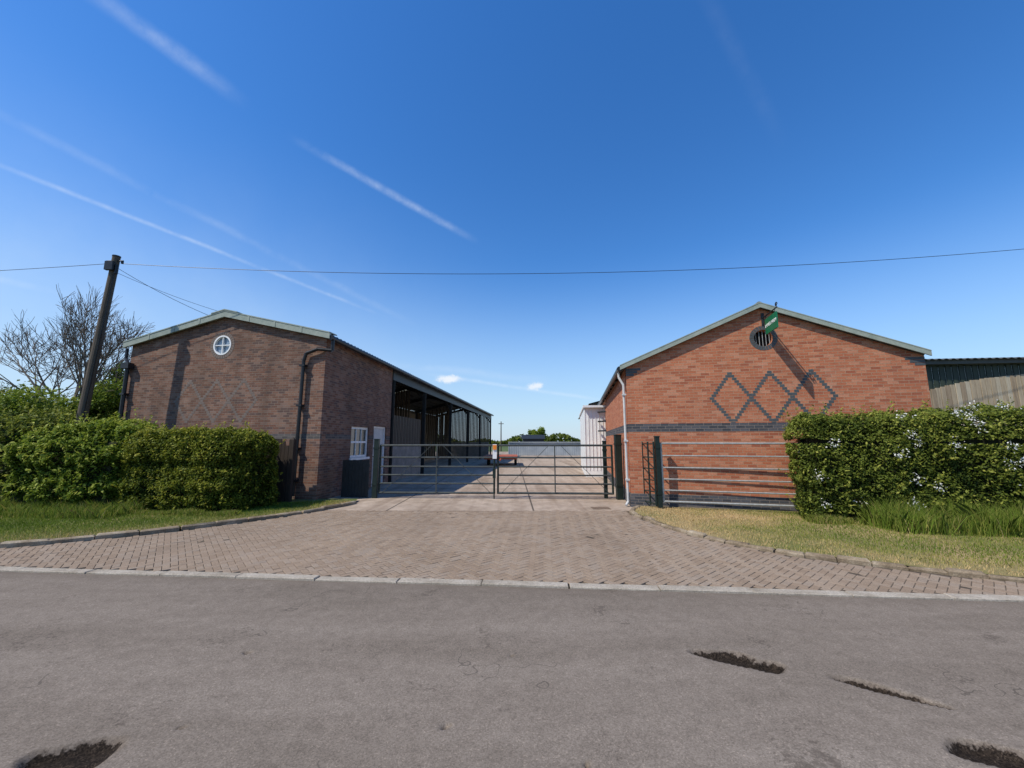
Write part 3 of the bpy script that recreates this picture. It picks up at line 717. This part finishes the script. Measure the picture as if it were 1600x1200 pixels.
mb=MB(); q=QS(.12,RE-.1)-T3*.16
mb.path([q,q-V(0,0,.12),QS(.08,RE-.42)-T3*.06,QS(.08,.12)-T3*.06,QS(-.02,.05)-T3*.12],.029,10)
for z in (2.6,1.5,.6): mb.box(QS(.03,z)-T3*.10,rg*.1,T3*.09,(0,0,.04))
mb.build('downpipe',[M['greywhite']],bld,smooth=True)
we=empty('round_window',QF(cs,cz),parent=bld)
mb=MB(); mb.face([QF(*c)-rn*.16 for c in circ(cs,cz,cr+.001)]); mb.build('glass',[M['void']],we)  # near-black disc painted as the unlit opening behind the bars, no pane
mb=MB()
for k in range(-2,3):
    x=k*.068; hh=math.sqrt(cr*cr-x*x)-.004; mb.tube(QF(cs+x,cz-hh)-rn*.05,QF(cs+x,cz+hh)-rn*.05,.007,8)
mb.build('bars',[M['galv']],we)

sb=QF(3.04,0)
sg=empty('hanging_sign',sb+V(0,0,4.1)+rn*.05,'green hanging sign with white lettering on gable bracket','sign')
mb=MB(); z0,z1=3.86,4.20; mb.box(sb+rn*.14+V(0,0,z0)-rf*.012,rn*.62,rf*.024,(0,0,z1-z0)); mb.build('sign_board',[M['greensign']],sg)
mb=MB(); mb.tube(sb+V(0,0,4.28),sb+rn*.80+V(0,0,4.28),.014,8); mb.box(sb-rf*.03+V(0,0,4.1),rf*.06,rn*.012,(0,0,.3))
mb.tube(sb+rn*.02+V(0,0,4.12),sb+rn*.22+V(0,0,4.27),.008,6)
for dd in (.22,.68): mb.tube(sb+rn*dd+V(0,0,4.19),sb+rn*dd+V(0,0,4.28),.006,6)
pts=[]
for k in range(18):
    a=k*.42; r=.055*(1-k/22); pts.append(sb+rn*(.80+r*math.cos(a)-.03)+V(0,0,4.34+r*math.sin(a)))
mb.path(pts,.01,6); mb.build('bracket',[M['steel']],sg)
cu=bpy.data.curves.new('lettering','FONT'); cu.body="LANES FARM"; cu.size=.105; cu.extrude=.002; cu.align_x='CENTER'
o=bpy.data.objects.new('lettering',cu); col.objects.link(o)
R=Matrix((rn,Vector((0,0,1)),rn.cross(Vector((0,0,1))))).transposed().to_4x4()
o.matrix_world=Matrix.Translation(sb+rn*.45+V(0,0,4.005)-rf*.015)@R
bpy.context.view_layer.update()
me=bpy.data.meshes.new_from_object(o.evaluated_get(bpy.context.evaluated_depsgraph_get())); me.transform(o.matrix_world)
bpy.data.objects.remove(o); o=bpy.data.objects.new('lettering',me); col.objects.link(o); me.materials.clear(); me.materials.append(M['white']); setpar(o,sg)

f0=QF(.62,0)+rn*.30; f1=QF(3.35,0)+rn*.36
fb=[.2,.44,.68,.93,1.19,1.46]
gate(f0+V(.05,0),f1,True,fb,'galvanised farm gate folded open against the brick gable',brace=False,rr_=(.021,.015))
gate_post((f0.x-.03,f0.y,.0),1.6,.045,'slim dark green steel gate post before the gable')
gate_post((f1.x+.06,f1.y,.0),1.55,.04,'slim dark green steel gate post beside the hedge')
e=empty('pedestrian_gate',f0+V(-.1,0),'narrow dark green steel gate standing ajar by the corner','gate')
mb=MB(); a=f0+V(-.12,-.02); b=f0+V(-.24,.38)
for z in (.15,.4,.65,.9,1.15,1.45): mb.tube(a+V(0,0,z),b+V(0,0,z),.013,8)
for p in (a,b,(a+b)/2): mb.tube(Vector(p)+V(0,0,.1),Vector(p)+V(0,0,1.5),.02,8)
mb.build('gate_frame',[M['gategreen']],e)

ex=empty('white_clad_lean_to',V(3.1,17.2),'white clad flat-roofed lean-to beside the brick outbuilding','building')
x0,y0=3.15,17.2
mb=MB(); mb.box(V(x0,y0,0),(1.25,-.1,0),(0,.15,0),(0,0,2.95)); mb.box(V(x0,y0+.152,0),V(.83,5.9,0),(.12,0,0),(0,0,2.95))
for k in range(9): mb.box(V(x0-.01+k*.15,y0-.02-.012*k,.3),(.02,0,0),(0,.018,0),(0,0,2.6))
mb.build('wall',[M['whiteclad']],ex)
mb=MB(); mb.box(V(x0-.1,y0-.2,2.953),(1.4,-.08,0),(.87,6.2,0),(0,0,.09)); mb.build('roof',[M['white']],ex)
for z in (2.75,2.35,1.95):
    mb=MB(); mb.beam(V(x0+.55,y0-.12,z),V(x0+1.15,y0-1.1,z),.06,.06); mb.build('bracket',[M['steel']],ex)

fbd=empty('steel_framed_barn',V(5.0,24),'far steel-framed barn with dark green posts and pale cladding','barn')
a=V(5.0,24.5);b=V(7.0,40); d=(b-a)
mb=MB(); mb.box(a,d,V(.2,0,0),(0,0,3.6)); mb.box(a,V(10,-.5,0),V(0,.2,0),(0,0,3.6)); mb.build('wall',[M['whiteclad']],fbd)
mb=MB()
for k in range(6): p=a+d*(k/5.02)-V(.12,.0); mb.box(p,(.12,0,0),(0,.2,0),(0,0,3.7))
mb.box(a-V(.16,0,-3.5),d,V(.06,0,0),(0,0,.25)); mb.build('steel_frame',[M['greenclad']],fbd)
mb=MB(); mb.face([a+V(-.3,-.3,3.8),b+V(-.3,.3,3.8),b+V(5,.3,5.2),a+V(5,-.3,5.2)]); mb.face([a+V(-.3,-.3,3.72),b+V(-.3,.3,3.72),b+V(5,.3,5.12),a+V(5,-.3,5.12)]);mb.face([a+V(-.3,-.3,3.8),b+V(-.3,.3,3.8),b+V(-.3,.3,3.72),a+V(-.3,-.3,3.72)]); mb.build('roof',[M['roofcem']],fbd)

tb=empty('timber_clad_barn',V(9.4,11),'timber-boarded barn with dark green ribbed cladding under the eave','barn')
a=V(8.2,11.4); u=Vector((.995,-.10,0)); mb=MB(); random.seed(5)
s=0
while s<16:
    h=3.36-.42*min(4,((s-6.6)/3.1)**2)
    mb.box(a+u*s+V(0,random.uniform(0,.012),0),u*.112,V(0,.022,0),(0,0,h+random.uniform(-.012,.012)),random.choice((0,0,1,2))); s+=.128
mb.build('wall',[M['timber'],M['timber2'],M['timber3']],tb)
mb=MB(); s=0
while s<16:
    mb.box(a+u*s+V(0,.045,2.0),u*.1,V(0,.03,0),(0,0,1.64))
    mb.box(a+u*(s+.101)+V(0,.075,2.0),u*.068,V(0,.02,0),(0,0,1.64)); s+=.17
mb.build('cladding',[M['greenclad']],tb)
mb=MB(); mb.box(a+V(0,-.12,3.645),u*16,V(0,.14,0),(0,0,.11)); e1=a+V(0,-.2,3.76); roof(mb,e1,e1+V(.3,7,1.0),u,16,.18,.03,0); mb.build('roof',[M['roofdark']],tb)

# ------------------------------------------------------------------ distant things
mb=MB(); s=0
while s<8.3: mb.box(V(-.4+s,43.5,.02),(.12,0,0),(0,.03,0),(0,0,1.42)); mb.box(V(-.4+s+.121,43.53,.02),(.12,0,0),(0,.03,0),(0,0,1.42)); s+=.242
mb.box(V(-.4,43.4,1.4),(8.4,0,0),(0,.2,0),(0,0,.08))
tag(mb.build('metal_sheet_fence',[M['sheet']]),'low pale grey ribbed metal fence across the end of the yard','fence')
tr=empty('flatbed_trailer',V(-.8,25.5),'low rusty red flatbed trailer parked in the concrete yard','trailer')
mb=MB(); mb.box(V(-1.75,24.6,.52),(2.1,0,0),(0,3.6,0),(0,0,.09)); 
for k in range(4): mb.box(V(-1.7,24.7+k*1.1,.42),(2,0,0),(0,.08,0),(0,0,.098))
mb.beam(V(-.7,24.6,.45),V(-.7,23.6,.42),.08,.08); mb.build('bed',[M['rust']],tr)
for x in (-1.6,.15):
    for yy in (26,26.8):
        mb=MB(); mb.tube(V(x,yy,.25),V(x+.16,yy,.25),.24,18); mb.tube(V(x-.005,yy,.25),V(x+.165,yy,.25),.1,12); mb.build('wheel',[M['tyre']],tr)
mb=MB(); mb.box(V(1.6,58,0),(3,0,0),(0,3,0),(0,0,1.9)); mb.face([V(1.4,57.8,1.9),V(4.8,57.8,1.9),V(4.8,59.5,2.5),V(1.4,59.5,2.5)]); mb.face([V(1.4,61.2,1.9),V(4.8,61.2,1.9),V(4.8,59.5,2.5),V(1.4,59.5,2.5)])
mb.box(V(2.2,57.97,.1),(.8,0,0),(0,.02,0),(0,0,1.6))
tag(mb.build('small_shed',[M['steel']]),'small dark shed beyond the yard fence','shed')
mb=MB(); mb.tube(V(-1.7,62,0),V(-1.7,62,4.6),.10,8,0,.07); mb.box(V(-2.1,61.95,4.2),(.8,0,0),(0,.1,0),(0,0,.1))
tag(mb.build('utility_pole',[M['pole']]),'thin distant timber pole beyond the yard','utility pole')

# ------------------------------------------------------------------ utility pole + wires
pp=V(-11.1,10.15)
up=empty('utility_pole',pp,'weathered timber utility pole with black top fittings by hedge','utility pole')
ptop=pp+V(.38,0,6.45); pmid=pp+V(.19,0,3.3)
mb=MB(); mb.tube(pp,pmid,.118,14,0,.100); mb.tube(pmid,ptop,.100,14,0,.085)
mb.build('pole_shaft',[M['pole']],up,smooth=True)
mb=MB(); mb.box(ptop+V(-.13,-.16,-.42),(.21,0,0),(0,.08,0),(0,0,.24)); mb.tube(ptop+V(.10,-.05,-.25),ptop+V(.10,-.05,-.5),.042,10)
mb.tube(ptop+V(-.2,-.02,-.12),ptop+V(.22,-.02,-.12),.018,8); mb.tube(ptop+V(.2,-.02,-.12),ptop+V(.2,-.02,-.2),.03,8); mb.tube(ptop+V(-.2,-.02,-.12),ptop+V(-.2,-.02,-.2),.03,8)
mb.tube(ptop,ptop+V(0,0,.03),.092,14); mb.tube(pp+V(.14,-.07,1.0),ptop+V(.07,-.06,-.4),.015,6)
mb.build('fittings',[M['blackplastic']],up,smooth=True)
def wire(a,b,sag,r,label):
    mb=MB(); n=40; P=[a+(b-a)*(k/n)-V(0,0,sag*4*(k/n)*(1-k/n)) for k in range(n+1)]; mb.path(P,r,6)
    tag(mb.build('overhead_cable',[M['blackplastic']]),label,'cable','overhead cables on the pole')
wire(ptop+V(.2,-.02,-.2),V(15.5,9.5,6.6),.56,.0065,'thin black overhead cable sagging above the driveway')
wire(ptop+V(-.2,-.02,-.2),V(-40,11.5,6.8),.5,.0065,'thin black overhead cable running beside the road')
wire(ptop+V(.05,0,-.3),PF(LW/2+.4,LA-.03)+lg*.9,.12,.006,'thin service cable dropping from pole to barn roof')
wire(ptop+V(.08,0,-.45),PF(LW/2-.2,LA+.1)+lg*.9,.10,.005,'thin service cable dropping from pole to barn roof')

# ------------------------------------------------------------------ foliage
def leaves(name,cent,size,mat,tint,parent=None,flat=None):
    n=len(cent); a=rng.normal(size=(n,3)); a/=np.linalg.norm(a,axis=1)[:,None]
    b=rng.normal(size=(n,3))
    if flat is not None: a=a*.85+flat; a/=np.linalg.norm(a,axis=1)[:,None]+1e-9
    u=np.cross(a,b); u/=np.linalg.norm(u,axis=1)[:,None]+1e-9; v=np.cross(a,u)
    s=(size*(rng.random(n)*.7+.65))[:,None]
    p0=cent-u*s;p1=cent-v*s*.5+a*s*.12;p2=cent+u*s;p3=cent+v*s*.5+a*s*.12
    vs=np.stack([p0,p1,p2,p3],1).reshape(-1,3); me=bpy.data.meshes.new(name)
    me.vertices.add(4*n); me.vertices.foreach_set('co',vs.reshape(-1).astype(np.float32))
    me.loops.add(4*n); me.loops.foreach_set('vertex_index',np.arange(4*n,dtype=np.int32))
    me.polygons.add(n); me.polygons.foreach_set('loop_start',np.arange(0,4*n,4,dtype=np.int32)); me.polygons.foreach_set('loop_total',np.full(n,4,np.int32))
    me.update(calc_edges=True); me.validate()
    at=me.attributes.new('tint','FLOAT','POINT'); at.data.foreach_set('value',np.repeat(np.clip(tint,0,1),4).astype(np.float32))
    me.materials.append(mat); o=bpy.data.objects.new(name,me); col.objects.link(o)
    if parent: setpar(o,parent)
    return o
def nz(p,f,ph=0):
    x,y,z=p[:,0]*f,p[:,1]*f,p[:,2]*f
    return (np.sin(x*1.7+ph+1.3*np.sin(y*1.1+ph))+np.sin(y*2.3+1.9*ph+np.sin(z*1.9))+np.sin(z*2.1+.7*ph+1.2*np.sin(x*1.3)))/3
def hedge(label,o,e,L,D,H,n,mat,size,bulge=.13,roundn=.25,seed=1,blossom=0,topvar=.06,sprout=.13,tb=.42):
    o=np.array(o,float); e=np.array([e[0],e[1],0.]); e/=np.linalg.norm(e); f=np.array([-e[1],e[0],0.]); z=np.array([0,0,1.])
    root=empty('hedge',tuple(o+e*L/2+f*D/2),label,'hedge')
    aF,aT,aE=L*H,L*D,D*H; pr=np.array([aF*1.3,aT,aE,aE,aF*.3]); pr/=pr.sum()
    k=rng.choice(5,n,p=pr); u=rng.random(n);v=rng.random(n)
    lx=np.where(k==2,0,np.where(k==3,1,u))*L; ly=np.where(k==0,0,np.where(k==4,1,np.where(k==1,v,u)))*D; lz=np.where(k==1,1,v)*H
    q=np.stack([lx,ly,lz],1); R=roundn; lo=np.array([R,R,R*.8]); hi=np.array([L-R,D-R,H-R]); c=np.clip(q,lo,hi); dlt=q-c; dl=np.linalg.norm(dlt,axis=1)[:,None]+1e-9
    dirn=dlt/dl; q=c+dirn*np.minimum(dl,R)
    w=nz(q,1.8,seed)*.45+nz(q,4.7,seed*2.1)*.35+nz(q,11.,seed*1.3)*.2
    depth=np.abs(rng.normal(0,1,n))**1.2*.075
    ns=int(L*D*30+L*H*16); si=rng.integers(0,n,ns); per=9
    low=np.clip(1-q[:,2]/.45,0,1)
    q=q+dirn*((w*bulge*(1+low*.9)-depth))[:,None]
    q[:,2]+=np.where(q[:,2]>H*.7,topvar*nz(q,1.1,seed+3),0)
    sd_=dirn[si]*.6+rng.normal(0,.35,(ns,3))+np.array([0,0,.55]); sd_/=np.linalg.norm(sd_,axis=1)[:,None]
    tl=sprout*(.4+rng.random(ns)*1.1); tt=np.tile(np.linspace(.1,1,per),ns)
    sp=np.repeat(q[si]+dirn[si]*depth[si][:,None],per,0)+np.repeat(sd_,per,0)*(tt*np.repeat(tl,per))[:,None]+rng.normal(0,.012,(ns*per,3))
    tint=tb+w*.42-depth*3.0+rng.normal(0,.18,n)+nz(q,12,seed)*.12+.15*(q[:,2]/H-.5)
    q=np.concatenate([q,sp]); dall=np.concatenate([dirn,np.repeat(dirn[si],per,0)]); tint=np.concatenate([tint,tb+.30+rng.normal(0,.16,len(sp))])
    P=o+q[:,0:1]*e+q[:,1:2]*f+q[:,2:3]*z
    P[:,2]=np.maximum(P[:,2],.06)
    N=dall[:,0:1]*e+dall[:,1:2]*f+dall[:,2:3]*z
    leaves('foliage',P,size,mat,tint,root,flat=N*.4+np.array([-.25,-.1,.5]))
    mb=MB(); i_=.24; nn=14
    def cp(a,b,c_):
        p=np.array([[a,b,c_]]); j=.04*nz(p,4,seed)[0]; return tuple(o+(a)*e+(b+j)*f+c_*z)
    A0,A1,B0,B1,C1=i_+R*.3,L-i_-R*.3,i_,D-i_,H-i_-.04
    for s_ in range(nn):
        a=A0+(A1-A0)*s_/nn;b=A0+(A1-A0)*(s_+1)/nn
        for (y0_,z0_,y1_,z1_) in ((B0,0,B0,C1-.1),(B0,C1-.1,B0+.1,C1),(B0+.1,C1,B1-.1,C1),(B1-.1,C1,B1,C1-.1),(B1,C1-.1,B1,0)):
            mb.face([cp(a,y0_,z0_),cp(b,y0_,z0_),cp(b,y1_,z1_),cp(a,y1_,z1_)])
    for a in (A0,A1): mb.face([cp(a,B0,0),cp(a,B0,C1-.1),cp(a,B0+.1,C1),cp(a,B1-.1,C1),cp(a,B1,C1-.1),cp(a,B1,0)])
    mb.build('inner_shade_core',[M['core']],root)  # near-black solid core, its colour standing in for shade inside the hedge
    if blossom:
        sel=rng.choice(np.where(((k==0)|(k==1))&(lx<4.2))[0],30); cc=P[sel]
        pts=np.concatenate([c_+rng.normal(0,.05,(blossom//30,3))+np.array([-.06,-.14,.03]) for c_ in cc]); leaves('blossom',pts,.018,M['blossom'],np.ones(len(pts)),root)
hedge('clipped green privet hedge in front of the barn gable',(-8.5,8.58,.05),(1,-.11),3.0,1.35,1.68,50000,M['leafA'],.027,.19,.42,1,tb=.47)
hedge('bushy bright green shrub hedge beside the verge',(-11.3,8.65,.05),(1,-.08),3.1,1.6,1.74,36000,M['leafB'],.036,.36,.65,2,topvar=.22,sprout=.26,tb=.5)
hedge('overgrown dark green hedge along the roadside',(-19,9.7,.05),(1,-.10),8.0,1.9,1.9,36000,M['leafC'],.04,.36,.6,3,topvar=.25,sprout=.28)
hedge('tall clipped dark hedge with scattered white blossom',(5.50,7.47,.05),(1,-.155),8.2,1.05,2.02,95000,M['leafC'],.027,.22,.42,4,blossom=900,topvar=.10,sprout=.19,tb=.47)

def limb(mb,p,d,L,r,depth,maxd,spread=.5,up=.15):
    seg=3; cur=Vector(p); dd=Vector(d).normalized(); rr=r
    for k in range(seg):
        nd=(dd+Vector((random.gauss(0,.12),random.gauss(0,.12),random.gauss(0,.08)+up*.2))).normalized()
        nx=cur+nd*L/seg; r2=rr*.86; mb.tube(cur,nx,rr,7 if depth<2 else 4,0,r2); cur=nx;dd=nd;rr=r2
        if depth<maxd and k>0:
            for _ in range(random.choice((1,2))):
                sd_=(dd+Vector((random.gauss(0,spread),random.gauss(0,spread),random.gauss(0,spread*.6)+up))).normalized()
                limb(mb,cur,sd_,L*random.uniform(.55,.8),max(.009,rr*.64),depth+1,maxd,spread,up)
    if depth<maxd: limb(mb,cur,dd,L*.75,rr*.8,depth+1,maxd,spread,up)
random.seed(21)
te=empty('bare_tree',V(-17.9,16.2),'leafless grey tree with fine spreading twigs behind the hedge','tree')
mb=MB(); mb.tube(V(-17.9,16.2,0),V(-17.85,16.2,2.2),.19,10,0,.15)
mb.build('trunk',[M['bark']],te,smooth=True)
mb=MB()
for d in ((-.8,0,.75),(-.35,.2,1),(.1,-.2,1.1),(.5,.1,1.0),(.95,.1,.75),(-1,.1,.4),(0,.5,.8),(-.55,-.3,.9),(.7,-.3,.6)):
    limb(mb,V(-17.85,16.2,2.1),d,1.95,.075,0,4,.45,.12)
mb.build('crown',[M['bark']],te)
def bushtree(name,label,base,rad,hgt,n,mat,size,seed=1,cat='tree'):
    te=empty(name,base,label,cat); base=Vector(base); mb=MB()
    mb.tube(base,base+V(.05,0,hgt*.45),.12*rad/1.5,10,0,.07)
    for k in range(5):
        a=k*1.26+seed; mb.tube(base+V(0,0,hgt*(.2+.05*k)),base+V(math.cos(a)*rad*.6,math.sin(a)*rad*.6,hgt*(.55+.06*k)),.05,6,0,.02)
    mb.build('trunk',[M['bark']],te)
    m=18; cs_=rng.normal(size=(m,3)); cs_/=np.linalg.norm(cs_,axis=1)[:,None]; cs_*=(rng.random(m)**.4)[:,None]
    C=np.array([base.x,base.y,base.z+hgt*.58])+cs_*np.array([rad*.7,rad*.7,hgt*.36]); rs_=rad*(.25+.2*rng.random(m))
    k=rng.integers(0,m,n); dv_=rng.normal(size=(n,3)); dv_/=np.linalg.norm(dv_,axis=1)[:,None]
    rr_=rs_[k]*(1-np.abs(rng.normal(0,.25,n))+(rng.random(n)<.08)*rng.random(n)*.5); P=C[k]+dv_*rr_[:,None]; P+=dv_*(nz(P,5,seed)*.14)[:,None]
    P[:,2]=np.maximum(P[:,2],.1)
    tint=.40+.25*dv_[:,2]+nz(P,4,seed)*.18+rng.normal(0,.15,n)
    leaves('crown',P,size,mat,tint,te,flat=dv_*.5+np.array([0,0,.3]))
bushtree('leafy_tree','dense green tree behind the barn corner',(-15.6,15.2,0),1.5,4.8,26000,M['leafB'],.055,seed=2)
bushtree('leafy_tree','rounded green tree behind the roadside hedge',(-21.2,16,0),2.6,3.7,22000,M['leafC'],.07,seed=5)
bushtree('leafy_tree','rounded green tree behind the roadside hedge',(-17.9,14.5,0),1.7,3.2,16000,M['leafB'],.055,seed=7)
bushtree('leafy_tree','small round green tree beyond the yard fence',(3.9,66,0),1.9,4.0,8000,M['leafB'],.12,seed=9)
n=40000; P=np.stack([rng.uniform(-400,400,n),rng.uniform(168,176,n),rng.random(n)],1); P[:,2]*=3.0+1.3*np.sin(P[:,0]*.11)+.9*np.sin(P[:,0]*.37)
o=leaves('distant_hedgerow',P,.8,M['leafC'],.45+rng.normal(0,.15,n)); o['kind']='stuff'

def blades(name,X,Y,z,h,wd,tint):
    n=len(X); a=rng.random(n)*6.283; lean=rng.normal(0,.35,(n,2)); s=h*(.5+rng.random(n)*.8)
    b=np.stack([X,Y,np.full(n,z)],1); wv=np.stack([np.cos(a),np.sin(a),np.zeros(n)],1)*wd
    mid=b+np.stack([lean[:,0]*s*.35,lean[:,1]*s*.35,s*.6],1); tp=b+np.stack([lean[:,0]*s,lean[:,1]*s,s*.97],1)
    vs=np.stack([b-wv,b+wv,mid+wv*.6,tp,mid-wv*.6],1).reshape(-1,3)
    me=bpy.data.meshes.new(name)
    me.vertices.add(5*n); me.vertices.foreach_set('co',vs.reshape(-1).astype(np.float32)); me.loops.add(5*n); me.loops.foreach_set('vertex_index',np.arange(5*n,dtype=np.int32))
    me.polygons.add(n); me.polygons.foreach_set('loop_start',np.arange(0,5*n,5,dtype=np.int32)); me.polygons.foreach_set('loop_total',np.full(n,5,np.int32)); me.update(calc_edges=True)
    at=me.attributes.new('tint','FLOAT','POINT'); at.data.foreach_set('value',np.repeat(np.clip(tint,0,1),5).astype(np.float32))
    me.materials.append(M['grass']); o=bpy.data.objects.new(name,me); col.objects.link(o); o['kind']='stuff'; return o
Rpoly=[(p[0]+.05,p[1]+.05) for p in RKs if p[0]<13]+[(12.5,7.2),(5.5,8.6),(2.95,9.25)]
Lpoly=[(p[0]-.07,p[1]+.04) for p in LKs if p[0]>-15]+[(-15,9.8),(-5.4,9.7),(-4.3,10.0)]
def pts(poly,n):
    xs=[p[0] for p in poly];ys=[p[1] for p in poly]; X=rng.uniform(min(xs),max(xs),n);Y=rng.uniform(min(ys),max(ys),n); k=inside(X,Y,poly); return X[k],Y[k]
def distk(X,Y,K):
    d=np.full(len(X),9.)
    for x,y in K: d=np.minimum(d,np.hypot(X-x,Y-y))
    return d
X,Y=pts(Rpoly,120000); d=distk(X,Y,RKs); p=np.stack([X,Y,X*0],1)
keep=rng.random(len(X))<np.clip(.4+d*.8+nz(p,5,3)*.4,.1,1); X,Y,d,p=X[keep],Y[keep],d[keep],p[keep]
nearg=np.clip((Y-6.2)/1.8,0,1)*np.clip((5.8-X)/1.5,0,1)
tint=1.05-.62*np.clip(d/1.15,0,1)+.55*nearg+.24*nz(p,1.6,2)+.16*nz(p,4.3,6)+rng.normal(0,.15,len(X)); blades('short_grass',X,Y,.045,.036,.0035,tint)
X,Y=pts(Lpoly,130000); d=distk(X,Y,LKs); p=np.stack([X,Y,X*0],1)
tint=.82-.42*np.clip(d/.9,0,1)+.22*nz(p,1.6,5)+rng.normal(0,.15,len(X)); blades('short_grass',X,Y,.063,.045,.0035,tint)
def tall(n,x0,x1,yf,dy,h,seed,tb):
    X=rng.uniform(x0,x1,n); Y=yf(X)+rng.random(n)**1.3*dy*-1+.1; p=np.stack([X,Y,X*0],1); dens=nz(p,3.2,seed)+.35
    k=rng.random(n)<np.clip(dens+.4,0.1,1); X,Y=X[k],Y[k]; hh=h*(.5+.6*np.clip(dens[k]+.4,0,1.2)); 
    blades('tall_grass',X,Y,.05,hh,.005,tb+rng.normal(0,.16,len(X)))
tall(15000,6.2,12,lambda x:7.40-.155*(x-5.6),.85,.36,3,.42)
tall(2500,5.4,6.3,lambda x:7.45-.155*(x-5.6),.25,.12,8,.55)
tall(11000,-14,-7.6,lambda x:8.5-.11*(x+8.6),.9,.20,4,.44)
tall(5000,-7.6,-5.4,lambda x:8.45-.11*(x+8.6),.3,.10,6,.5)
